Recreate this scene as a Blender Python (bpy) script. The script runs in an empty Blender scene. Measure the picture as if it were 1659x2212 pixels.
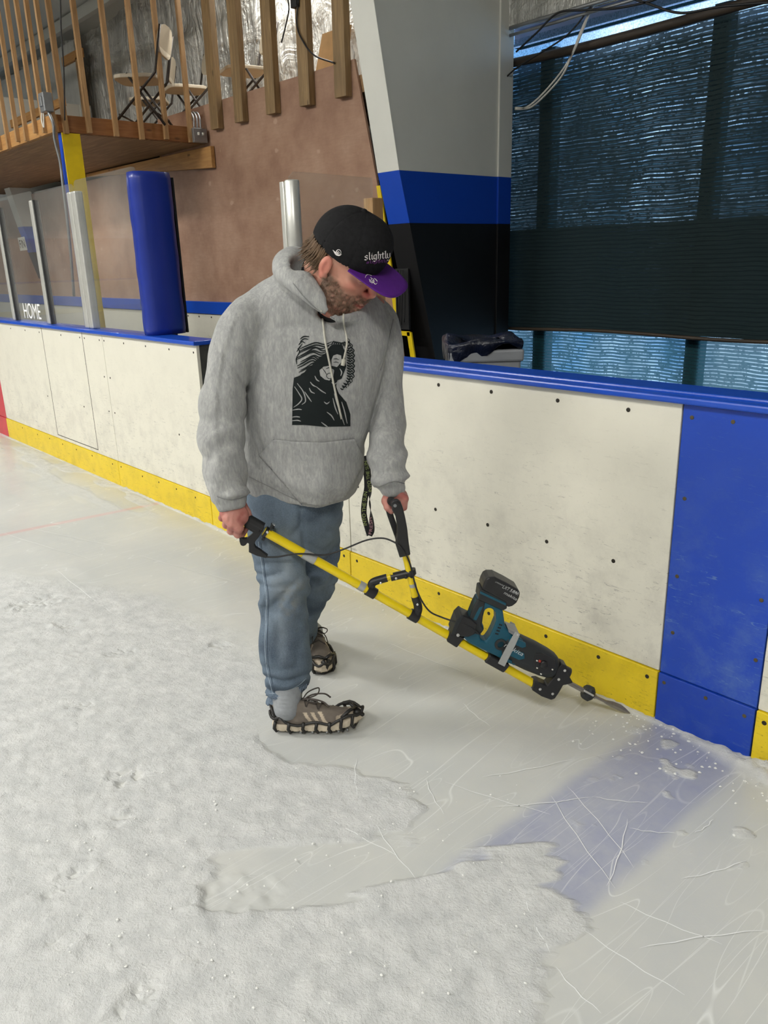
import bpy, bmesh, math, random
import numpy as np
from mathutils import Vector, Matrix
from mathutils.bvhtree import BVHTree
random.seed(7); rng = np.random.RandomState(7)
scene = bpy.context.scene
COL = scene.collection
PI = math.pi
# ------------------------------------------------------------------ camera solved from the photograph
IW, IH = 1659, 2212
FPX = 1692.715
yaw, pitch, roll = 0.85083, 0.31083, -0.02938
CAM = np.array([0.0, -2.25706, 1.53778])
def cam_axes():
    cy, sy = math.cos(yaw), math.sin(yaw)
    f = np.array([-sy*math.cos(pitch), cy*math.cos(pitch), -math.sin(pitch)])
    r = np.array([cy, sy, 0.]); u = np.cross(r, f)
    return r*math.cos(roll)+u*math.sin(roll), -r*math.sin(roll)+u*math.cos(roll), f
CR, CU, CF = cam_axes()
FH = np.array([-math.sin(yaw), math.cos(yaw), 0.])      # horizontal, away from the camera
RH = np.array([math.cos(yaw), math.sin(yaw), 0.])       # horizontal, to the right
def ray(x, y): return CF+CR*(x-IW/2)/FPX-CU*(y-IH/2)/FPX
def onz(x, y, z=0.): d = ray(x, y); return CAM+d*(z-CAM[2])/d[2]
def ony(x, y, Y=0.): d = ray(x, y); return CAM+d*(Y-CAM[1])/d[1]
def onx(x, y, X=0.): d = ray(x, y); return CAM+d*(X-CAM[0])/d[0]
def at(x, y, D): d = ray(x, y); return CAM+d*D/(d@FH)    # a measured point at horizontal distance D
cam_d = bpy.data.cameras.new('camera'); cam = bpy.data.objects.new('camera', cam_d); COL.objects.link(cam)
cam.matrix_world = Matrix(((CR[0], CU[0], -CF[0], CAM[0]), (CR[1], CU[1], -CF[1], CAM[1]), (CR[2], CU[2], -CF[2], CAM[2]), (0, 0, 0, 1)))
cam_d.sensor_fit = 'HORIZONTAL'; cam_d.sensor_width = 36; cam_d.lens = 36*FPX/IW; cam_d.clip_start = .05; cam_d.clip_end = 200
scene.camera = cam

# ------------------------------------------------------------------ objects, things, parts
def mesh_obj(name, verts, faces, mat=None, parent=None, smooth=False):
    me = bpy.data.meshes.new(name)
    me.from_pydata([tuple(map(float, v)) for v in verts], [], [tuple(map(int, f)) for f in faces]); me.update()
    return link(name, me, mat, parent, smooth)
def link(name, me, mat=None, parent=None, smooth=False):
    if mat: me.materials.append(mat)
    if smooth: me.polygons.foreach_set('use_smooth', [True]*len(me.polygons))
    o = bpy.data.objects.new(name, me); COL.objects.link(o)
    if parent: adopt(o, parent)
    return o
def adopt(o, parent):
    o.parent = parent
    m = Matrix.Identity(4); q = parent
    while q is not None:
        m = q.matrix_basis.copy() @ m if q.parent is None else (q.matrix_parent_inverse @ q.matrix_basis) @ m
        q = q.parent
    o.matrix_parent_inverse = m.inverted()
def tag(o, label=None, cat=None, group=None, kind=None):
    if label: o['label'] = label
    if cat: o['category'] = cat
    if group: o['group'] = group
    if kind: o['kind'] = kind
    return o
def thing(name, loc, label, cat, group=None):
    o = bpy.data.objects.new(name, None); o.empty_display_size = .1
    o.location = [float(v) for v in loc]; COL.objects.link(o)
    return tag(o, label, cat, group)
def struct(o): o['kind'] = 'structure'; return o

class B:                                                  # a bag of shapes that becomes one mesh
    def __init__(s): s.v = []; s.f = []
    def add(s, v, f):
        n = len(s.v); s.v += [tuple(map(float, p)) for p in v]; s.f += [tuple(i+n for i in q) for q in f]; return s
    def box(s, lo, hi):
        x0, y0, z0 = lo; x1, y1, z1 = hi
        return s.add([(x0,y0,z0),(x1,y0,z0),(x1,y1,z0),(x0,y1,z0),(x0,y0,z1),(x1,y0,z1),(x1,y1,z1),(x0,y1,z1)],
                     [(0,3,2,1),(4,5,6,7),(0,1,5,4),(1,2,6,5),(2,3,7,6),(3,0,4,7)])
    def hexa(s, p):                                       # eight corners: bottom ring then top ring
        return s.add(p, [(0,3,2,1),(4,5,6,7),(0,1,5,4),(1,2,6,5),(2,3,7,6),(3,0,4,7)])
    def prism(s, poly, off):                              # closed polygon of 3-D points pushed along off
        n = len(poly); off = np.array(off)
        v = [np.array(p) for p in poly]+[np.array(p)+off for p in poly]
        return s.add(v, [tuple(range(n))[::-1], tuple(range(n, 2*n))]+[(i, (i+1) % n, (i+1) % n+n, i+n) for i in range(n)])
    def tube(s, pts, r, n=10, caps=True, flat=1.0, up=None):
        P = [np.array(p, float) for p in pts]; m = len(P)
        rr = r if hasattr(r, '__len__') else [r]*m
        v = []; prev = None
        for i in range(m):
            t = P[min(i+1, m-1)]-P[max(i-1, 0)]; t = t/(np.linalg.norm(t)+1e-12)
            if prev is None:
                a = np.array(up, float) if up is not None else (np.array([0, 0, 1.]) if abs(t[2]) < .9 else np.array([1., 0, 0]))
            else: a = prev
            a = a-t*(a@t); a /= np.linalg.norm(a)+1e-12; b = np.cross(t, a); prev = a
            for k in range(n):
                q = 2*PI*k/n; v.append(P[i]+(a*math.cos(q)+b*math.sin(q)*flat)*rr[i])
        f = [(i*n+k, i*n+(k+1) % n, (i+1)*n+(k+1) % n, (i+1)*n+k) for i in range(m-1) for k in range(n)]
        if caps: f += [tuple(range(n))[::-1], tuple(range((m-1)*n, m*n))]
        return s.add(v, f)
    def lathe(s, c, axis, prof, n=20):                    # prof: (distance along axis, radius)
        axis = np.array(axis, float); axis /= np.linalg.norm(axis); c = np.array(c, float)
        pts = [c+axis*h for h, r in prof]; v = []
        a = np.array([0, 0, 1.]) if abs(axis[2]) < .9 else np.array([1., 0, 0]); a = a-axis*(a@axis); a /= np.linalg.norm(a); b = np.cross(axis, a)
        for (h, r), p in zip(prof, pts):
            for k in range(n): q = 2*PI*k/n; v.append(p+(a*math.cos(q)+b*math.sin(q))*max(r, 1e-4))
        m = len(prof)
        f = [(i*n+k, i*n+(k+1) % n, (i+1)*n+(k+1) % n, (i+1)*n+k) for i in range(m-1) for k in range(n)]
        f += [tuple(range(n))[::-1], tuple(range((m-1)*n, m*n))]
        return s.add(v, f)
    def strip(s, a, b):                                   # ribbon between two point rows
        n = len(a); return s.add(list(a)+list(b), [(i, i+1, n+i+1, n+i) for i in range(n-1)])
    def make(s, name, mat, parent=None, smooth=False, bevel=0, seg=2, thick=0):
        o = mesh_obj(name, s.v, s.f, mat, parent, smooth)
        bm = bmesh.new(); bm.from_mesh(o.data); bmesh.ops.recalc_face_normals(bm, faces=bm.faces); bm.to_mesh(o.data); bm.free()
        if thick:
            m = o.modifiers.new('t', 'SOLIDIFY'); m.thickness = thick; m.offset = 0
        if bevel:
            m = o.modifiers.new('b', 'BEVEL'); m.width = bevel; m.segments = seg; m.limit_method = 'ANGLE'; m.angle_limit = .6
            m.harden_normals = False
        if smooth and bevel: pass
        return o
def smooth_by_angle(o, ang=.7):
    me = o.data
    me.polygons.foreach_set('use_smooth', [True]*len(me.polygons))
    bm = bmesh.new(); bm.from_mesh(me)
    for e in bm.edges:
        if len(e.link_faces) == 2 and e.calc_face_angle(0) > ang: e.smooth = False
    bm.to_mesh(me); bm.free()
    return o
def spline(pts, n=8):                                     # Catmull-Rom through the points
    P = np.array(pts, float); Q = np.vstack([2*P[0]-P[1], P, 2*P[-1]-P[-2]]); out = []
    for i in range(1, len(Q)-2):
        for k in range(n):
            t = k/n; out.append(.5*((2*Q[i])+(-Q[i-1]+Q[i+1])*t+(2*Q[i-1]-5*Q[i]+4*Q[i+1]-Q[i+2])*t*t+(-Q[i-1]+3*Q[i]-3*Q[i+1]+Q[i+2])*t**3))
    out.append(Q[-2]); return np.array(out)

# ------------------------------------------------------------------ numpy noise
def _h(ix, iy, iz, s):
    n = (ix.astype(np.int64)*374761393+iy.astype(np.int64)*668265263+iz.astype(np.int64)*2147483647+s*1274126177) & 0xffffffff
    n = ((n ^ (n >> 13))*1274126177) & 0xffffffff; n = n ^ (n >> 16)
    return (n & 0xffffff)/float(0xffffff)
def vnoise(P, s=0):
    P = np.asarray(P, float); i = np.floor(P); f = P-i; f = f*f*(3-2*f)
    x, y, z = i[:, 0], i[:, 1], i[:, 2]; r = 0
    for a in (0, 1):
        for b in (0, 1):
            for c in (0, 1):
                w = (f[:, 0] if a else 1-f[:, 0])*(f[:, 1] if b else 1-f[:, 1])*(f[:, 2] if c else 1-f[:, 2])
                r = r+w*_h(x+a, y+b, z+c, s)
    return r*2-1
def fbm(P, sc=1., oct=4, s=0):
    r = 0; a = 1.; P = np.asarray(P, float)*sc
    for k in range(oct): r = r+a*vnoise(P+k*17.3, s+k); P = P*2.03; a *= .5
    return r
def sstep(a, b, x): t = np.clip((x-a)/(b-a), 0, 1); return t*t*(3-2*t)
def polydist(P, poly):                                    # signed distance, 2-D, negative inside
    poly = np.array(poly, float); d = np.full(len(P), 1e9); inside = np.zeros(len(P), bool); n = len(poly)
    for i in range(n):
        a, b = poly[i], poly[(i+1) % n]; e = b-a; w = P-a
        t = np.clip((w@e)/(e@e+1e-12), 0, 1); d = np.minimum(d, np.linalg.norm(w-t[:, None]*e, axis=1))
        c = ((a[1] > P[:, 1]) != (b[1] > P[:, 1])) & (P[:, 0] < (b[0]-a[0])*(P[:, 1]-a[1])/(b[1]-a[1]+1e-12)+a[0]); inside ^= c
    return np.where(inside, -d, d)
def linedist(P, pts):
    pts = np.array(pts, float); d = np.full(len(P), 1e9)
    for a, b in zip(pts[:-1], pts[1:]):
        e = b-a; w = P-a; t = np.clip((w@e)/(e@e+1e-12), 0, 1); d = np.minimum(d, np.linalg.norm(w-t[:, None]*e, axis=1))
    return d

# ------------------------------------------------------------------ materials
class N:
    def __init__(s, name):
        s.m = bpy.data.materials.new(name); s.m.use_nodes = True; s.t = s.m.node_tree; s.t.nodes.clear()
        s.out = s.t.nodes.new('ShaderNodeOutputMaterial')
        s.b = s.t.nodes.new('ShaderNodeBsdfPrincipled'); s.t.links.new(s.b.outputs[0], s.out.inputs[0])
        s._c = None
    def n(s, typ, ins={}, **kw):
        x = s.t.nodes.new('ShaderNode'+typ)
        for k, v in kw.items(): setattr(x, k, v)
        for k, v in ins.items(): s.set(x.inputs[k], v)
        return x
    def set(s, sock, v):
        if isinstance(v, bpy.types.NodeSocket): s.t.links.new(v, sock)
        elif isinstance(v, bpy.types.Node): s.t.links.new(v.outputs[0], sock)
        else:
            try: sock.default_value = v
            except Exception: sock.default_value = tuple(v)+(1,)
    def coord(s, scale=(1, 1, 1), loc=(0, 0, 0), rot=(0, 0, 0)):
        if s._c is None: s._c = s.n('TexCoord')
        m = s.n('Mapping', {'Vector': s._c.outputs['Object'], 'Scale': scale, 'Location': loc, 'Rotation': rot}); return m.outputs[0]
    def noise(s, scale=5, detail=4, rough=.5, vec=None, dist=0):
        return s.n('TexNoise', {'Vector': vec or s.coord(), 'Scale': scale, 'Detail': detail, 'Roughness': rough, 'Distortion': dist}).outputs[0]
    def ramp(s, fac, stops):
        r = s.n('ValToRGB', {'Fac': fac}); e = r.color_ramp.elements
        while len(e) < len(stops): e.new(.5)
        for q, (p, c) in zip(e, stops): q.position = p; q.color = tuple(c)+(1,) if len(c) == 3 else c
        return r.outputs[0]
    def fr(s, fac, a, b, c=0., d=1.):
        return s.n('MapRange', {'Value': fac, 'From Min': a, 'From Max': b, 'To Min': c, 'To Max': d}).outputs[0]
    def mix(s, fac, a, b, blend='MIX'):
        x = s.n('Mix', data_type='RGBA', blend_type=blend); s.set(x.inputs[0], fac); s.set(x.inputs[6], a if not isinstance(a, tuple) else a+(1,)*(4-len(a))); s.set(x.inputs[7], b if not isinstance(b, tuple) else b+(1,)*(4-len(b)))
        return x.outputs[2]
    def math(s, op, a, b=0.): x = s.n('Math', operation=op); s.set(x.inputs[0], a); s.set(x.inputs[1], b); return x.outputs[0]
    def sep(s, v): x = s.n('SeparateXYZ', {0: v}); return x.outputs
    def attr(s, name): return s.n('Attribute', attribute_name=name)
    def bump(s, h, strength=.3, dist=.01, prev=None):
        x = s.n('Bump', {'Height': h, 'Strength': strength, 'Distance': dist})
        if prev is not None: s.set(x.inputs['Normal'], prev)
        s.t.links.new(x.outputs[0], s.b.inputs['Normal']); return x.outputs[0]
    def bs(s, **kw):
        for k, v in kw.items():
            k = {'color': 'Base Color', 'rough': 'Roughness', 'metal': 'Metallic', 'alpha': 'Alpha', 'ior': 'IOR', 'trans': 'Transmission Weight', 'spec': 'Specular IOR Level', 'coat': 'Coat Weight', 'sheen': 'Sheen Weight', 'sss': 'Subsurface Weight'}[k]
            s.set(s.b.inputs[k], v)
        return s
def srgb(r, g, b):
    f = lambda c: (c/255/12.92) if c/255 <= .04045 else ((c/255+.055)/1.055)**2.4
    return (f(r), f(g), f(b))
def plain(name, col, rough=.5, metal=0, var=.12, sc=8, bump=0, bsc=60, spec=.5):
    k = N(name); n = k.noise(sc, 5, .6)
    lo = tuple(c*(1-var) for c in col); hi = tuple(min(1, c*(1+var)) for c in col)
    k.bs(color=k.ramp(n, [(.3, lo), (.7, hi)]), rough=rough, metal=metal, spec=spec)
    if bump: k.bump(k.noise(bsc, 3), bump, .004)
    return k.m
def wood(name, a, b, axis=2, sc=6, rough=.6, knots=True):
    k = N(name); s = [sc*6]*3; s[axis] = sc*.5
    v = k.coord(scale=tuple(s)); n = k.noise(1.4, 6, .6, v, .6)
    c = k.ramp(n, [(.25, tuple(x*.72 for x in a)), (.5, a), (.75, b)])
    s2 = [9]*3; s2[axis] = 3.2
    kn = k.n('TexVoronoi', {'Vector': k.coord(scale=tuple(s2)), 'Scale': 1.0, 'Randomness': 1.0}).outputs[0]
    if knots: c = k.mix(k.fr(kn, .05, .13, .75, 0), c, tuple(x*.22 for x in a))
    c = k.mix(k.fr(k.noise(2.2, 3), .45, .75, 0, .35), c, tuple(x*.5 for x in a))
    k.bs(color=c, rough=rough); k.bump(n, .25, .003); return k.m
M = {}
# ------------------------------------------------------------------ key dimensions (metres)
HB, HK = 1.099, .183
XB0, XB1 = -1.1676, -.838           # the blue stripe on boards and ice
XEND_L, XEND_R = -4.16, -3.19       # the doorway between the two board runs
W_WHITE = srgb(220, 217, 203)
def board_mat(name, col, scuff, dens=1.0, lowfade=True):
    k = N(name); n = k.noise(7, 4)
    c = k.ramp(n, [(.3, tuple(x*.96 for x in col)), (.7, col)])
    z = k.sep(k._c.outputs['Object'])[2]
    low = k.fr(z, .15, 1.0, 1, .12) if lowfade else k.fr(z, 0, .19, 1, .55)
    for i, (rz, sc) in enumerate((((.0, .5, .0), 26), ((0, -.7, 0), 34), ((0, 1.3, 0), 22))):
        s = k.noise(1., 2.5, .5, k.coord(scale=(sc*.45, 1, sc*2.6), rot=rz, loc=(i*3.1, 0, i)), .35)
        msk = k.noise(2.2+i, 3, .6, k.coord(loc=(i*5, 0, 2)))
        line = k.math('MULTIPLY', k.fr(k.math('ABSOLUTE', k.math('SUBTRACT', s, .66 if i != 1 else .34)), 0.0, .018, 1, 0), k.fr(msk, .42, .62, 0, 1))
        c = k.mix(k.math('MULTIPLY', k.math('MULTIPLY', line, low), .95*dens), c, scuff)
    big = k.fr(k.noise(6, 7, .75), .46, .72, 0, .38*dens)
    c = k.mix(k.math('MULTIPLY', big, low), c, scuff)
    fl = k.noise(1., 3, .6, k.coord(scale=(70, 1, 130), rot=(0, .5, 0)), .3)
    c = k.mix(k.math('MULTIPLY', k.math('MULTIPLY', k.fr(fl, .66, .70, 0, 1), k.fr(k.noise(9, 3), .4, .6, 0, 1)), k.math('MULTIPLY', low, .8)), c, tuple(x*.6 for x in scuff))
    k.bs(color=c, rough=.34, spec=.45); k.bump(k.noise(30, 3), .06, .002)
    return k.m
M['white_board'] = board_mat('white_board', W_WHITE, srgb(120, 118, 116))
M['yellow_kick'] = board_mat('yellow_kick', srgb(226, 198, 34), srgb(128, 108, 22), 1.15, False)
M['blue_board'] = board_mat('blue_board', srgb(22, 68, 178), srgb(92, 122, 176), 1.5)
M['blue_kick'] = board_mat('blue_kick', srgb(18, 62, 170), srgb(80, 108, 160), 1.1, False)
M['red_board'] = plain('red_board', srgb(190, 48, 62), .35)
M['blue_cap'] = plain('blue_cap', srgb(20, 74, 184), .28, 0, .06, 4, .1, 25)
M['steel_dark'] = plain('dark_framing', srgb(84, 86, 84), .5, .5, .3, 9)
M['screw'] = plain('screw', srgb(46, 42, 34), .5, .3)
M['screw_rust'] = plain('rusty_screw', srgb(84, 74, 50), .6, .2)

def screw(parent, x, z, mat, r=.0065):
    B().lathe((x, (-.012 if z > HK else -.020)+.001, z), (0, -1, 0), [(0, r), (.0022, r), (.003, r*.7)], 10).make('screw', M[mat], parent)

def seam(parent, x, z0, z1, y=-.0125, w=.0035):
    pass
def panels(parent, segs, yf=-.012):
    for x0, x1, kind in segs:
        g = .0024
        if kind == 'y':
            B().box((x0+g, yf, HK+.003), (x1-g, .008, HB)).make('face_panel', M['white_board'], parent, bevel=.0012, seg=1)
            B().box((x0+g, yf-.008, -.02), (x1-g, .008, HK)).make('kick_plate', M['yellow_kick'], parent, bevel=.002, seg=1)
        else:
            c, kc = ('blue_board', 'blue_kick') if kind == 'b' else ('red_board', 'red_board')
            B().box((x0+g, yf, HK+.003), (x1-g, .008, HB)).make('face_panel', M[c], parent, bevel=.0012, seg=1)
            B().box((x0+g, yf-.008, -.02), (x1-g, .008, HK)).make('kick_plate', M[kc], parent, bevel=.002, seg=1)
# left run
lb = thing('dasher_board', (-7, .05, 0), 'left run of white rink boards with yellow kick strip and blue cap, carrying the glass', 'rink boards')
panels(lb, [(-20, -8.36, 'y'), (-8.36, -8.065, 'r'), (-8.065, -5.50, 'y'), (-5.50, XEND_L, 'y')])
M['seam'] = plain('seam_shadow_gap', srgb(70, 68, 62), .8)
# hatch cut into the face: thin grooves built as recessed strips
for a, b in (((-6.70, .215), (-6.70, HB)), ((-5.86, .215), (-5.86, HB)), ((-6.70, .215), (-5.86, .215))):
    w = .0028
    q = B().box((min(a[0], b[0])-w, -.0130, min(a[1], b[1])-w), (max(a[0], b[0])+w, -.011, max(a[1], b[1])+w))
    q.make('hatch_groove', M['seam'], lb)
q = B()
q.box((-20, .01, -.02), (XEND_L-.01, .035, HB)); q.box((-20, .085, -.02), (XEND_L-.01, .10, HB))
for x in np.arange(-19.9, -4.3, .6): q.box((x, .035, 0), (x+.05, .085, HB))
q.box((XEND_L-.06, .03, 0), (XEND_L-.012, .1, HB))
q.make('frame', M['steel_dark'], lb)
B().box((-20, -.035, HB), (XEND_L+.012, .135, HB+.025)).make('cap_rail', M['blue_cap'], lb, bevel=.006)
for x in (-7.477, -7.103, -6.76, -6.285, -5.909, -5.82, -5.552, -5.472, -5.15, -4.824, -4.504, -4.2): screw(lb, x, 1.057, 'screw')
for x, z in ((-6.02, .53), (-5.55, .55), (-5.45, .55), (-4.492, .529), (-6.8, .53), (-5.55, .8), (-5.45, .8)): screw(lb, x, z, 'screw')
for x in (-7.6, -7.2, -6.9, -6.6, -6.3, -5.98, -5.6, -5.45, -5.1, -4.85, -4.6, -4.35): screw(lb, x, .15+.004*math.sin(x*9), 'screw', .006)
# yellow sill plate that carries on across the doorway
B().box((XEND_L+.004, -.020, -.02), (XEND_R-.004, .03, HK)).make('sill_plate', M['yellow_kick'], lb, bevel=.002, seg=1)
# right run
rb = thing('dasher_board', (-1.5, .05, 0), 'right run of white rink boards crossed by a wide blue stripe, beside the man', 'rink boards')
panels(rb, [(XEND_R, -2.812, 'y'), (-2.812, XB0, 'y'), (XB0, XB1, 'b'), (XB1, 2.5, 'y')])
q = B(); q.box((XEND_R+.01, .01, -.02), (2.5, .035, HB)); q.box((XEND_R+.01, .085, -.02), (2.5, .1, HB))
q.make('frame', M['steel_dark'], rb)
B().box((XEND_R-.012, -.035, HB), (2.5, .02, HB+.022)).box((XEND_R-.012, .02, HB), (2.5, .155, HB+.03)).make('cap_rail', M['blue_cap'], rb, bevel=.006)
for x in (-3.1, -2.88, -2.74, -2.5, -2.206, -1.93, -1.628, -1.352): screw(rb, x, 1.057, 'screw', .0075)
for x, z in ((-2.88, .8), (-2.74, .8), (-2.88, .53), (-2.74, .53), (-2.229, .529), (-1.939, .528), (-1.652, .53), (-1.37, .53)): screw(rb, x, z, 'screw', .0075)
for x in (-3.0, -2.86, -2.76, -2.5, -2.205, -1.92, -1.633, -1.4, -1.206, -.809): screw(rb, x, .152, 'screw', .0075)
for x, z in ((-1.136, 1.059), (-1.01, 1.062), (-1.135, .803), (-1.136, .541), (-1.133, .341), (-1.143, .154), (-.997, .158), (-.87, .149), (-.867, .542), (-.861, .345), (-.867, .8)): screw(rb, x, z, 'screw_rust')

# ------------------------------------------------------------------ rear bench boards, plywood wall
M['ply'] = None
k = N('plywood_brown'); n1 = k.noise(3, 6, .62); n2 = k.noise(1., 5, .6, k.coord(scale=(9, 9, 60)), .5)
c = k.ramp(n1, [(.32, srgb(146, 112, 92)), (.5, srgb(164, 130, 108)), (.7, srgb(176, 144, 122))])
c = k.mix(k.fr(n2, .35, .7, 0, .3), c, srgb(140, 106, 88))
pt = k.n('TexVoronoi', {'Vector': k.coord(scale=(1.9, 1.9, 2.6)), 'Scale': 1.6, 'Randomness': 1.0}).outputs[0]
pt = k.math('ADD', pt, k.math('MULTIPLY', k.math('SUBTRACT', k.noise(22, 3), .5), .16))
c = k.mix(k.fr(pt, .06, .1, .5, 0), c, srgb(196, 168, 146))
k.bs(color=c, rough=.62, spec=.35); k.bump(n2, .1, .002); M['ply'] = k.m
rear = thing('dasher_board', (-6, 2.2, 0), 'low white board with blue cap at the back of the bench, under the brown plywood', 'rink boards')
B().box((-8.6, 2.16, 0), (-5.2, 2.19, 1.035)).make('face_panel', M['white_board'], rear, bevel=.002, seg=1)
B().box((-8.6, 2.14, 1.035), (-5.2, 2.195, 1.165)).make('cap_rail', M['blue_cap'], rear, bevel=.004)
for x in (-8.3, -8.05, -7.78, -7.5, -7.2): B().lathe((x, 2.159, 1.0), (0, -1, 0), [(0, .009), (.003, .009)], 8).make('screw', M['screw'], rear)
rear2 = thing('dasher_board', (-12, 2.2, 0), 'far white bench board with blue cap seen through the glass left of the pad', 'rink boards')
B().box((-19, 2.16, 0), (-9.45, 2.19, 1.035)).make('face_panel', M['white_board'], rear2)
B().box((-19, 2.14, 1.035), (-9.45, 2.195, 1.165)).make('cap_rail', M['blue_cap'], rear2, bevel=.004)
# plywood: right sheet is cut on a slant along the column
poly = [(-8.62, 2.20, 0), (-4.64, 2.20, 0), (-4.83, 2.20, 1.0), (-5.04, 2.20, 2.09), (-5.28, 2.20, 3.04), (-8.62, 2.20, 3.06)]
struct(B().prism(poly, (0, .02, 0)).make('wall_back', M['ply']))
struct(B().box((-19, 2.20, 0), (-9.45, 2.22, 2.62)).make('wall_back', M['ply']))
M['pale_edge'] = plain('raw_ply_edge', srgb(205, 168, 120), .7)
struct(B().box((-8.632, 2.188, 0), (-8.618, 2.222, 2.72)).make('trim_1', M['pale_edge']))
M['yellow_paint'] = plain('yellow_paint', srgb(226, 196, 20), .42, 0, .1, 6)
y1 = lambda z: -5.04+(2.09-z)*(-5.04+4.83)/(1.0-2.09)*1.0
def ytrim(name, a, b, w):
    p = []
    for (x, z) in (a, b): p += [(x, z)]
    (x0, z0), (x1, z1) = a, b
    return struct(B().prism([(x0, 2.192, z0), (x0+w, 2.192, z0), (x1+w, 2.192, z1), (x1, 2.192, z1)], (0, -.014, 0)).make(name, M['yellow_paint']))
ytrim('trim_2', (-4.835, .97), (-5.035, 2.10), .045)
ytrim('trim_3', (-4.66, .70), (-4.715, .98), .05)
struct(B().box((-4.86, 2.178, .95), (-4.68, 2.192, .985)).make('trim_4', M['yellow_paint']))
M['black_matte'] = plain('black_matte', (.008, .008, .009), .7)
M['black_wall'] = plain('black_backing_wall', (.01, .01, .012), .8)
struct(B().box((-9.6, 2.6, 0), (-8.4, 2.62, 3.1)).make('wall_doorway', M['black_wall']))  # near-black sheet stands in for the unlit recess past the doorway
# ------------------------------------------------------------------ tapered steel column
M['cream_steel'] = plain('cream_painted_steel', srgb(226, 226, 218), .42, 0, .04, 2, .05, 30)
M['blue_steel'] = plain('blue_painted_steel', srgb(14, 72, 190), .42, 0, .05, 2)
M['black_steel'] = plain('black_painted_steel', (.006, .006, .007), .5, 0, .2, 3)
YO = 3.285
def yin(z): return 1.72+(3.35-z)*(2.60-1.72)/(3.35+.15)+0.0
yin = lambda z: float(np.interp(z, [0., .74, 1.442, 1.808, 2.173, 3.26, 3.6], [2.56, 2.375, 2.20, 2.10, 2.003, 1.750, 1.67]))
def column(xw, label, name='steel_column'):
    col = thing(name, (xw, 2.9, 0), label, 'column')
    xl, xr = xw-.24, xw
    bands = [(0, 1.80, 'black_steel', 'black_band'), (1.80, 2.165, 'blue_steel', 'blue_band'), (2.165, 3.9, 'cream_steel', 'cream_band')]
    for z0, z1, m, nm in bands:
        q = B(); t = .012
        q.hexa([(xl, yin(z0), z0), (xr, yin(z0), z0), (xr, yin(z0)+t, z0), (xl, yin(z0)+t, z0), (xl, yin(z1), z1), (xr, yin(z1), z1), (xr, yin(z1)+t, z1), (xl, yin(z1)+t, z1)])
        xc = xw-.004
        q.hexa([(xc-.008, yin(z0)+t, z0), (xc, yin(z0)+t, z0), (xc, YO-.012, z0), (xc-.008, YO-.012, z0), (xc-.008, yin(z1)+t, z1), (xc, yin(z1)+t, z1), (xc, YO-.012, z1), (xc-.008, YO-.012, z1)])
        q.box((xl, YO-.012, z0), (xr+.0, YO, z1))
        # the stiffened outer edge seen as a paler strip beside the mesh
        q.box((xr-.03, YO-.175, z0), (xr+.012, YO-.012, z1))
        q.make(nm, M[m], col, bevel=.002, seg=1)
    return col
column(-4.58, 'tapered cream steel column with blue and black bands, right behind the man')
# ------------------------------------------------------------------ exterior wall, foil insulation, ceiling
k = N('foil'); v = k.coord(scale=(7, 7, .9)); n = k.noise(1., 5, .62, v, 1.6); n2 = k.noise(2.2, 4, .6, None, 1.2)
k.bs(color=k.ramp(n2, [(.3, srgb(184, 184, 180)), (.7, srgb(228, 227, 220))]), rough=k.fr(n, .3, .7, .25, .45), metal=.45)
b1 = k.bump(n, 1.0, .10); k.bump(n2, .8, .10, b1); M['foil'] = k.m
def foil_sheet(name, x0, x1, z0, z1, y, nx, nz, amp):
    xs = np.linspace(x0, x1, nx); zs = np.linspace(z0, z1, nz); X, Z = np.meshgrid(xs, zs)
    P = np.stack([X.ravel(), np.zeros(X.size), Z.ravel()], 1)
    d = amp*fbm(P*np.array([4.5, 1, .8]), 1., 4, 3)+amp*.6*fbm(P, 2.2, 3, 9)
    v = np.stack([P[:, 0], y-abs(amp)*1.5+d, P[:, 2]], 1)
    f = [(j*nx+i, j*nx+i+1, (j+1)*nx+i+1, (j+1)*nx+i) for j in range(nz-1) for i in range(nx-1)]
    return mesh_obj(name, v, f, M['foil'], None, True)
struct(foil_sheet('wall_rear', -20, -4.85, 2.3, 5.2, 3.4, 260, 60, .045))
struct(foil_sheet('wall_right', -4.62, -.5, 3.235, 5.2, 3.30, 90, 40, .04))
M['roof'] = plain('roof_panel', srgb(176, 178, 172), .6, 0, .05, 1)
q = B().prism([(-30, 3.6, 4.86), (-30, -11, 6.6), (-30, -26, 4.9)], (44, 0, 0))
bmv = [(-30, 3.6, 4.86), (14, 3.6, 4.86), (14, -11, 6.6), (-30, -11, 6.6), (14, -26, 4.9), (-30, -26, 4.9)]
struct(mesh_obj('ceiling', bmv, [(0, 3, 2, 1), (3, 5, 4, 2)], M['roof']))
# two purlins that cross the visible bit of roof
for i, (yy) in enumerate((2.9, 1.4)):
    z = 4.86+(3.6-yy)*.119
    struct(B().box((-30, yy-.04, z-.16), (14, yy+.04, z-.02)).make('trim_%d' % (5+i), M['roof']))
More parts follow.
